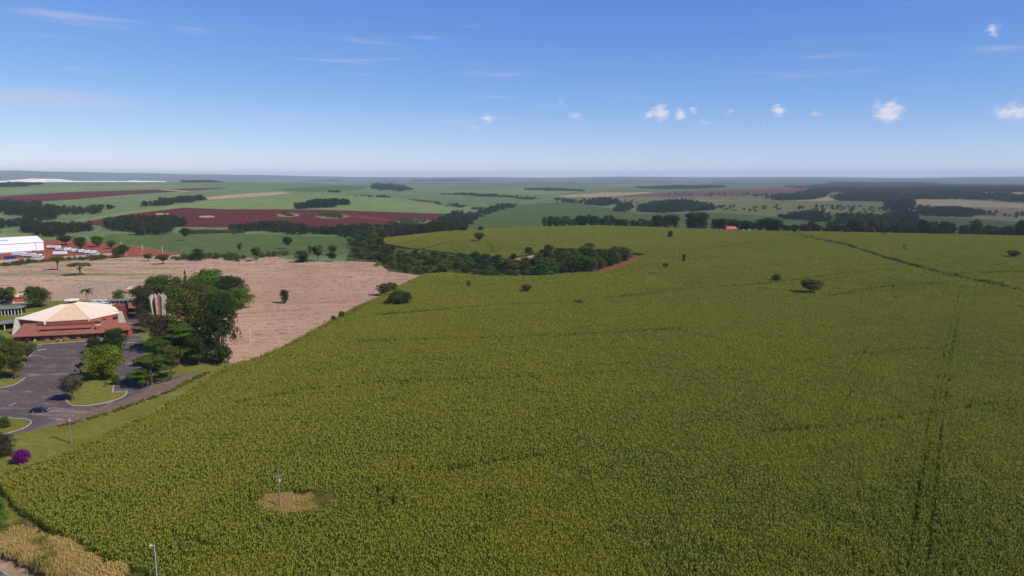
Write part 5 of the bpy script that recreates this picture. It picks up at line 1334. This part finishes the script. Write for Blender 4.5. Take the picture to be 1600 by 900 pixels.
def heap():
    """pale bare earth mound far away at left"""
    p0, p1 = PV([60], [283.6])[0], None
    az = math.atan2(p0[0], p0[1]); r = 5600; k = FPX / r; rg = random.Random(2)
    ez = 66 - (282.6 - 276) / FPX * r
    e1 = Vector((math.cos(az), -math.sin(az), 0)); e2 = Vector((math.sin(az), math.cos(az), 0)); c = e2 * r
    prof = [(-50, 0), (-40, 1.2), (-22, 2.6), (-5, 4.4), (10, 4.2), (25, 3.0), (40, 1.0), (60, .7), (80, .9), (100, .4), (112, 1.6), (120, .6), (140, .5), (152, .0)]
    nx, ny = 60, 7; v = []; f = []
    xs = np.linspace(-50, 152, nx)
    for j in range(ny):
        t = j / (ny - 1)
        for x in xs:
            h = np.interp(x, [a for a, b in prof], [b for a, b in prof]) / k * math.sin(math.pi * min(1, .08 + t * .84)) * (1 + .10 * math.sin(x * 1.7 + j) + .06 * rg.uniform(-1, 1))
            q = c + e1 * ((x + (60 - 60)) / k) + e2 * (260 * t); v.append((q.x, q.y, ez - 14 + max(0, h) + 14 * math.sin(math.pi * t)))
    for j in range(ny - 1):
        for i in range(nx - 1): f.append((j * nx + i, j * nx + i + 1, (j + 1) * nx + i + 1, (j + 1) * nx + i))
    o = mesh_obj('earth_mound', v, f, 'mound_earth', smooth=True); tag(o, 'long pale bare earth mound on the far left horizon', kind='structure')
field_mat('mound_earth', (.62, .56, .48), (.70, .64, .56), big=.004, fine=.03, streak=(.5, .43, .36), sa=.01, sb=.02)
heap()

# ------------------------------------------------------------------ woods too far to tell the trees apart
def far_wood(name, polys, dens, wm, hm, label, leaf='leaf_far', keep=1.0):
    srcs = []
    for sd in range(3):
        v, f, t, L = crown_data('dome', 40 + sd, 420, .055)
        me = bpy.data.meshes.new('far_crown'); me.from_pydata(v, [], f); me.update(); set_tone(me, t); me.materials.append(MATS[leaf])
        _n[0] += 1; srcs.append(bpy.data.objects.new('far_tree_%04d' % _n[0], me))
    PT, RO, S, I = [], [], [], []
    for poly in polys:
        w = wpoly(poly, 8); x0, y0 = w.min(0); x1, y1 = w.max(0)
        r = math.hypot((x0 + x1) / 2, (y0 + y1) / 2); st = dens * (1 if r < 2500 else 1.5 if r < 4500 else 2.4)
        X, Y = np.meshgrid(np.arange(x0, x1, st), np.arange(y0, y1, st)); X, Y = X.ravel(), Y.ravel()
        X = X + RNG.uniform(-.5, .5, X.shape) * st; Y = Y + RNG.uniform(-.5, .5, Y.shape) * st
        lump = .5 + .5 * np.sin(X / (st * 4.1) + 2.1 * np.sin(Y / (st * 6.3))) * np.sin(Y / (st * 5.2) + 1.3 * np.sin(X / (st * 7.7)))
        jx, jy = X + st * 2.2 * np.sin(Y / (st * 2.7) + X / (st * 5)), Y + st * 2.2 * np.sin(X / (st * 2.3))      # ragged edge
        k = inpoly(jx, jy, w) & (RNG.random(X.shape) < keep * (.60 + .6 * lump)); X, Y = X[k], Y[k]; lump = lump[k]; n = len(X)
        sc = st / dens
        ww = RNG.uniform(*wm, n) * sc; hh = RNG.uniform(hm[0] * .75, hm[1] * 1.15, n) * (.7 + .5 * lump) * (1 + .12 * (sc - 1))
        PT.append(np.stack([X, Y, terr(X, Y) - .5], 1)); RO.append(RNG.uniform(0, 6.28, n)); S.append(np.stack([ww, ww, hh], 1)); I.append(RNG.integers(0, 3, n))
    print(name, label, sum(map(len, PT)))
    scatter(name, np.concatenate(PT), np.concatenate(RO), np.concatenate(S), np.concatenate(I), srcs, label)
far_wood('woodland', [[(1204, 312), (1215, 307), (1245, 307), (1258, 312), (1240, 314)], [(1245, 308), (1262, 300), (1288, 298), (1284, 306), (1262, 313)]], 9, (9, 13), (9, 13), 'dark far wood left of the tan field')
far_wood('woodland', [[(1305, 313), (1318, 306), (1345, 303), (1400, 306), (1420, 312), (1410, 318), (1360, 315)], [(1392, 322), (1400, 314), (1418, 314), (1422, 330), (1405, 330)], [(1420, 311), (1440, 303), (1520, 304), (1600, 308), (1760, 312), (1760, 318), (1600, 316), (1520, 312)]], 9, (9, 13), (9, 13), 'dark far forest behind the right tan strip')
far_wood('woodland', [[(1285, 299), (1300, 292), (1400, 289), (1500, 290), (1600, 292), (1760, 294), (1760, 306), (1600, 300), (1500, 302), (1420, 303), (1340, 302)], [(1285, 290), (1310, 286.5), (1450, 285.5), (1460, 288), (1330, 291)], [(1240, 292.5), (1300, 289), (1300, 291), (1250, 294)]], 14, (13, 19), (9, 13), 'wide dark forest along the far right horizon')
far_wood('woodland', [[(1002, 332), (1010, 322), (1035, 318), (1075, 319), (1108, 323), (1110, 329), (1080, 331), (1040, 333)], [(965, 332), (972, 324), (984, 321), (983, 327), (974, 332)], [(922, 321), (930, 315), (958, 315), (960, 320), (940, 322)]], 8, (8, 12), (9, 14), 'dense dark wood in the middle of the soy land')
far_wood('woodland', [[(472, 327), (485, 320), (510, 317), (538, 317), (540, 321), (510, 325)], [(236, 322), (262, 316), (290, 313), (312, 311.5), (312, 314), (280, 318), (245, 323)]], 8, (8, 12), (8, 12), 'dark wood strips above the red field')
far_wood('woodland', [[(-60, 327), (0, 318), (45, 320), (60, 326), (120, 327), (165, 327), (160, 332), (110, 336), (90, 342), (60, 347), (30, 344), (26, 333), (-60, 336)]], 9, (8, 12), (7, 11), 'wooded creek folds at far left', keep=.75)
far_wood('woodland', [[(-40, 291), (0, 287), (48, 287.5), (50, 291), (0, 293)], [(590, 291), (600, 287.5), (625, 293), (628, 299), (612, 300)], [(640, 283), (700, 281), (760, 282), (700, 283.5)], [(280, 285), (330, 284), (330, 285.2)], [(460, 283), (530, 281.5), (530, 283)]], 12, (12, 18), (8, 12), 'small far dark woods near the horizon')
far_wood('woodland', [[(1310, 352), (1312, 346), (1345, 340), (1380, 342), (1410, 344), (1442, 352), (1446, 358), (1400, 358), (1350, 350)], [(1225, 342), (1260, 334), (1280, 333), (1280, 347), (1262, 346), (1240, 344)], [(1432, 336), (1440, 330), (1500, 328), (1540, 334), (1520, 340), (1470, 339)], [(1395, 344), (1405, 334), (1425, 334), (1420, 345)]], 8, (8, 12), (8, 13), 'tangled wood beyond the right crest', keep=.85)
far_wood('hedgerow', [[(690, 303), (740, 303.5), (800, 307), (840, 311), (840, 313), (800, 309.5), (740, 306), (700, 305)], [(820, 296), (845, 294.8), (905, 296.5), (910, 299), (850, 298), (820, 297.5)], [(560, 305.5), (620, 309), (625, 310), (560, 306.7)], [(685, 318), (755, 327), (752, 328.5), (685, 320)], [(870, 311), (900, 315), (935, 316), (900, 318), (870, 313.5)], [(1000, 293), (1040, 290.5), (1125, 290), (1126, 293.5), (1060, 296), (1005, 295.5)], [(500, 300), (520, 299.4), (540, 300.2), (520, 301)]], 8, (6, 10), (4, 8), 'thin dark hedgerow lines across the far fields', keep=.6)
far_wood('hedgerow', [[(700, 357), (716, 346), (740, 336), (770, 326), (800, 320), (806, 322), (775, 329), (748, 338), (726, 350), (710, 362)], [(690, 352), (700, 338), (722, 334), (722, 345), (708, 358), (694, 362)], [(640, 364), (655, 359), (700, 356), (712, 362), (690, 366), (650, 368)]], 7, (7, 10), (6, 10), 'bushy hedge along the red track right of the red field')
far_wood('hedgerow', [[(378, 357), (400, 352), (430, 353), (470, 359), (520, 362), (560, 362), (610, 361), (650, 359), (650, 368), (600, 372), (560, 371), (500, 367), (440, 363), (384, 363)]], 7, (7, 11), (6, 10), 'line of bushy trees below the big red field', keep=.9)
far_wood('woodland', [[(162, 363), (170, 354), (190, 350), (230, 349), (262, 351), (275, 358), (270, 366), (230, 368), (200, 367)], [(50, 366), (60, 357), (75, 355), (95, 357), (138, 359), (140, 366), (110, 370), (80, 370)], [(-40, 364), (-20, 352), (12, 352), (18, 360), (0, 366)]], 8, (8, 12), (8, 13), 'dark rounded woods behind the warehouse and soy field')
far_wood('hedgerow', [[(272, 405), (280, 399), (300, 400), (330, 401), (372, 402), (395, 404), (400, 408), (360, 407), (300, 406)], [(420, 399), (445, 397), (448, 401), (425, 402)], [(272, 364), (330, 361), (380, 364), (380, 366), (330, 365), (275, 366)]], 4, (4, 6), (2, 4), 'low scrubby hedge between stubble and soy field', leaf='leaf_olive', keep=.8)
far_wood('scrub', [[(0, 413), (60, 407.5), (100, 406), (176, 401), (176, 403.5), (100, 409), (60, 410.5), (0, 416)]], 3.5, (3, 5), (1.5, 3), 'scrubby green strip along the yard fence', leaf='leaf_olive', keep=.8)
far_wood('scrub', [[(1080, 322), (1120, 322), (1200, 325), (1330, 322), (1420, 327), (1420, 334), (1330, 331), (1200, 333), (1120, 329)], [(1440, 330), (1520, 330), (1600, 334), (1700, 338), (1700, 346), (1600, 344), (1500, 340)], [(1020, 303.5), (1300, 303), (1300, 311), (1100, 308), (1030, 306)], [(840, 318), (930, 314), (1000, 315), (1000, 322), (930, 322)]], 24, (8, 13), (5, 10), 'scattered dark bushes over the far pastures', keep=.35)
far_wood('scrub', [[(433, 337), (450, 333.5), (466, 335), (450, 338.8)], [(493, 339), (512, 335.5), (538, 336), (545, 338.5), (528, 341.5), (505, 341)], [(615, 352), (624, 346), (650, 343.5), (664, 345), (645, 354), (622, 356)]], 7, (6, 9), (3, 6), 'low green scrub on the islands in the red field', leaf='leaf_olive')
far_wood('scrub', [[(568, 404), (590, 402), (612, 412), (605, 420), (590, 411)], [(628, 424), (660, 420), (700, 424), (740, 428), (700, 430), (650, 429)]], 3.5, (4, 6), (2, 3.5), 'pale green tall weeds along foot of the wood', leaf='leaf_yellow')
far_wood('scrub', [[(640, 446), (664, 433), (690, 431), (668, 436), (645, 449), (600, 468), (540, 496), (480, 527), (478, 524), (540, 491), (596, 465)]], 3.0, (2, 3.5), (.8, 1.6), 'thin weedy border between stubble and maize', leaf='leaf_olive', keep=.4)

plain('pylon_steel', (.16, .17, .18), .6, .1)
# long tree belts behind the right part of the crest
def belt(name, pts, n, beyond, wm, hm, label):
    srcs = []
    for sd in range(4):
        v, f, t, L = crown_data(['dome', 'round', 'dome', 'shrub'][sd], 60 + sd, 1100, .048)
        me = bpy.data.meshes.new('belt_crown'); me.from_pydata(v, [], f); me.update(); set_tone(me, t); me.materials.append(MATS['leaf_far'])
        _n[0] += 1; srcs.append(bpy.data.objects.new('belt_tree_%04d' % _n[0], me))
    q = np.array(dense(pts, 1.0, False)); q = q[np.clip((RNG.random(n) * len(q)).astype(int), 0, len(q) - 1)]
    az = np.array([math.atan2(v.x, v.y) for v in (pix_dir(a, b) for a, b in q)]) + RNG.uniform(-.0006, .0006, n)
    r = np.interp(az, _c_az, _c_r) + RNG.uniform(*beyond, n); X, Y = r * np.sin(az), r * np.cos(az)
    w = RNG.uniform(*wm, n); h = RNG.uniform(*hm, n) * (.8 + .35 * np.sin(az * 160) * np.sin(az * 410 + 1))
    scatter(name, np.stack([X, Y, terr(X, Y) - .4], 1), RNG.uniform(0, 6.28, n), np.stack([w, w, h], 1), RNG.integers(0, 4, n), srcs, label)
belt('tree_belt', [(1222, 362), (1325, 364)], 26, (35, 110), (8, 15), (8, 15), 'dark broken tree belt behind the crest near the farm track')
belt('tree_belt', [(1325, 364), (1450, 366)], 46, (40, 170), (9, 17), (9, 19), 'thick dark tree belt behind the right crest')
belt('tree_belt', [(1450, 366), (1760, 374)], 105, (30, 130), (9, 17), (9, 17), 'long dark tree belt running out of the right frame edge')
# lattice pylons far away
def pylon(px, py, top, label):
    p = P(px, py); H = (py - top) / ppm(p); e = empty('pylon', p, .4, label, 'pylon'); w = H * .09
    for sx in (-1, 1):
        for sy in (-1, 1): MB().tube([(sx * w, sy * w, -.5), (sx * w * .25, sy * w * .25, H * .72), (0, 0, H)], .09, 4).build('leg', 'pylon_steel', e)
    for i in range(6):
        z0, z1 = H * i * .12, H * (i + 1) * .12; a0, a1 = w * (1 - .75 * z0 / (H * .72)), w * (1 - .75 * z1 / (H * .72))
        MB().tube([(-a0, -a0, z0), (a1, -a1, z1)], .05, 4).tube([(a0, -a0, z0), (-a1, -a1, z1)], .05, 4).build('brace', 'pylon_steel', e)
    for z in (.70, .80, .90): MB().tube([(-H * .13, 0, H * z), (H * .13, 0, H * z)], .08, 4).build('crossarm', 'pylon_steel', e)
pylon(1186, 343, 330, 'faint lattice pylon standing in the right soy field'); pylon(834, 336, 313, 'faint lattice pylon in the middle soy field'); pylon(474, 318, 296, 'faint lattice pylon above the red field')
pylon(625, 312, 296, 'faint lattice pylon in the far green cane'); pylon(722, 324, 307, 'faint lattice pylon by the red track')

# ------------------------------------------------------------------ the air
def haze():
    m, T, out = new_mat('haze_air')
    v = T.n('ShaderNodeVolumePrincipled')
    v.inputs['Color'].default_value = (.76, .89, 1.0, 1); v.inputs['Density'].default_value = HAZE_D; v.inputs['Anisotropy'].default_value = 0.0
    T.l(v.outputs[0], out.inputs['Volume'])
    o = MB().box(-30000, 30000, -30000, 30000, -140, 235).build('haze', 'haze_air')
    tag(o, 'thin blue haze over the far country', kind='stuff')
HAZE_D = 5.2e-5
haze()
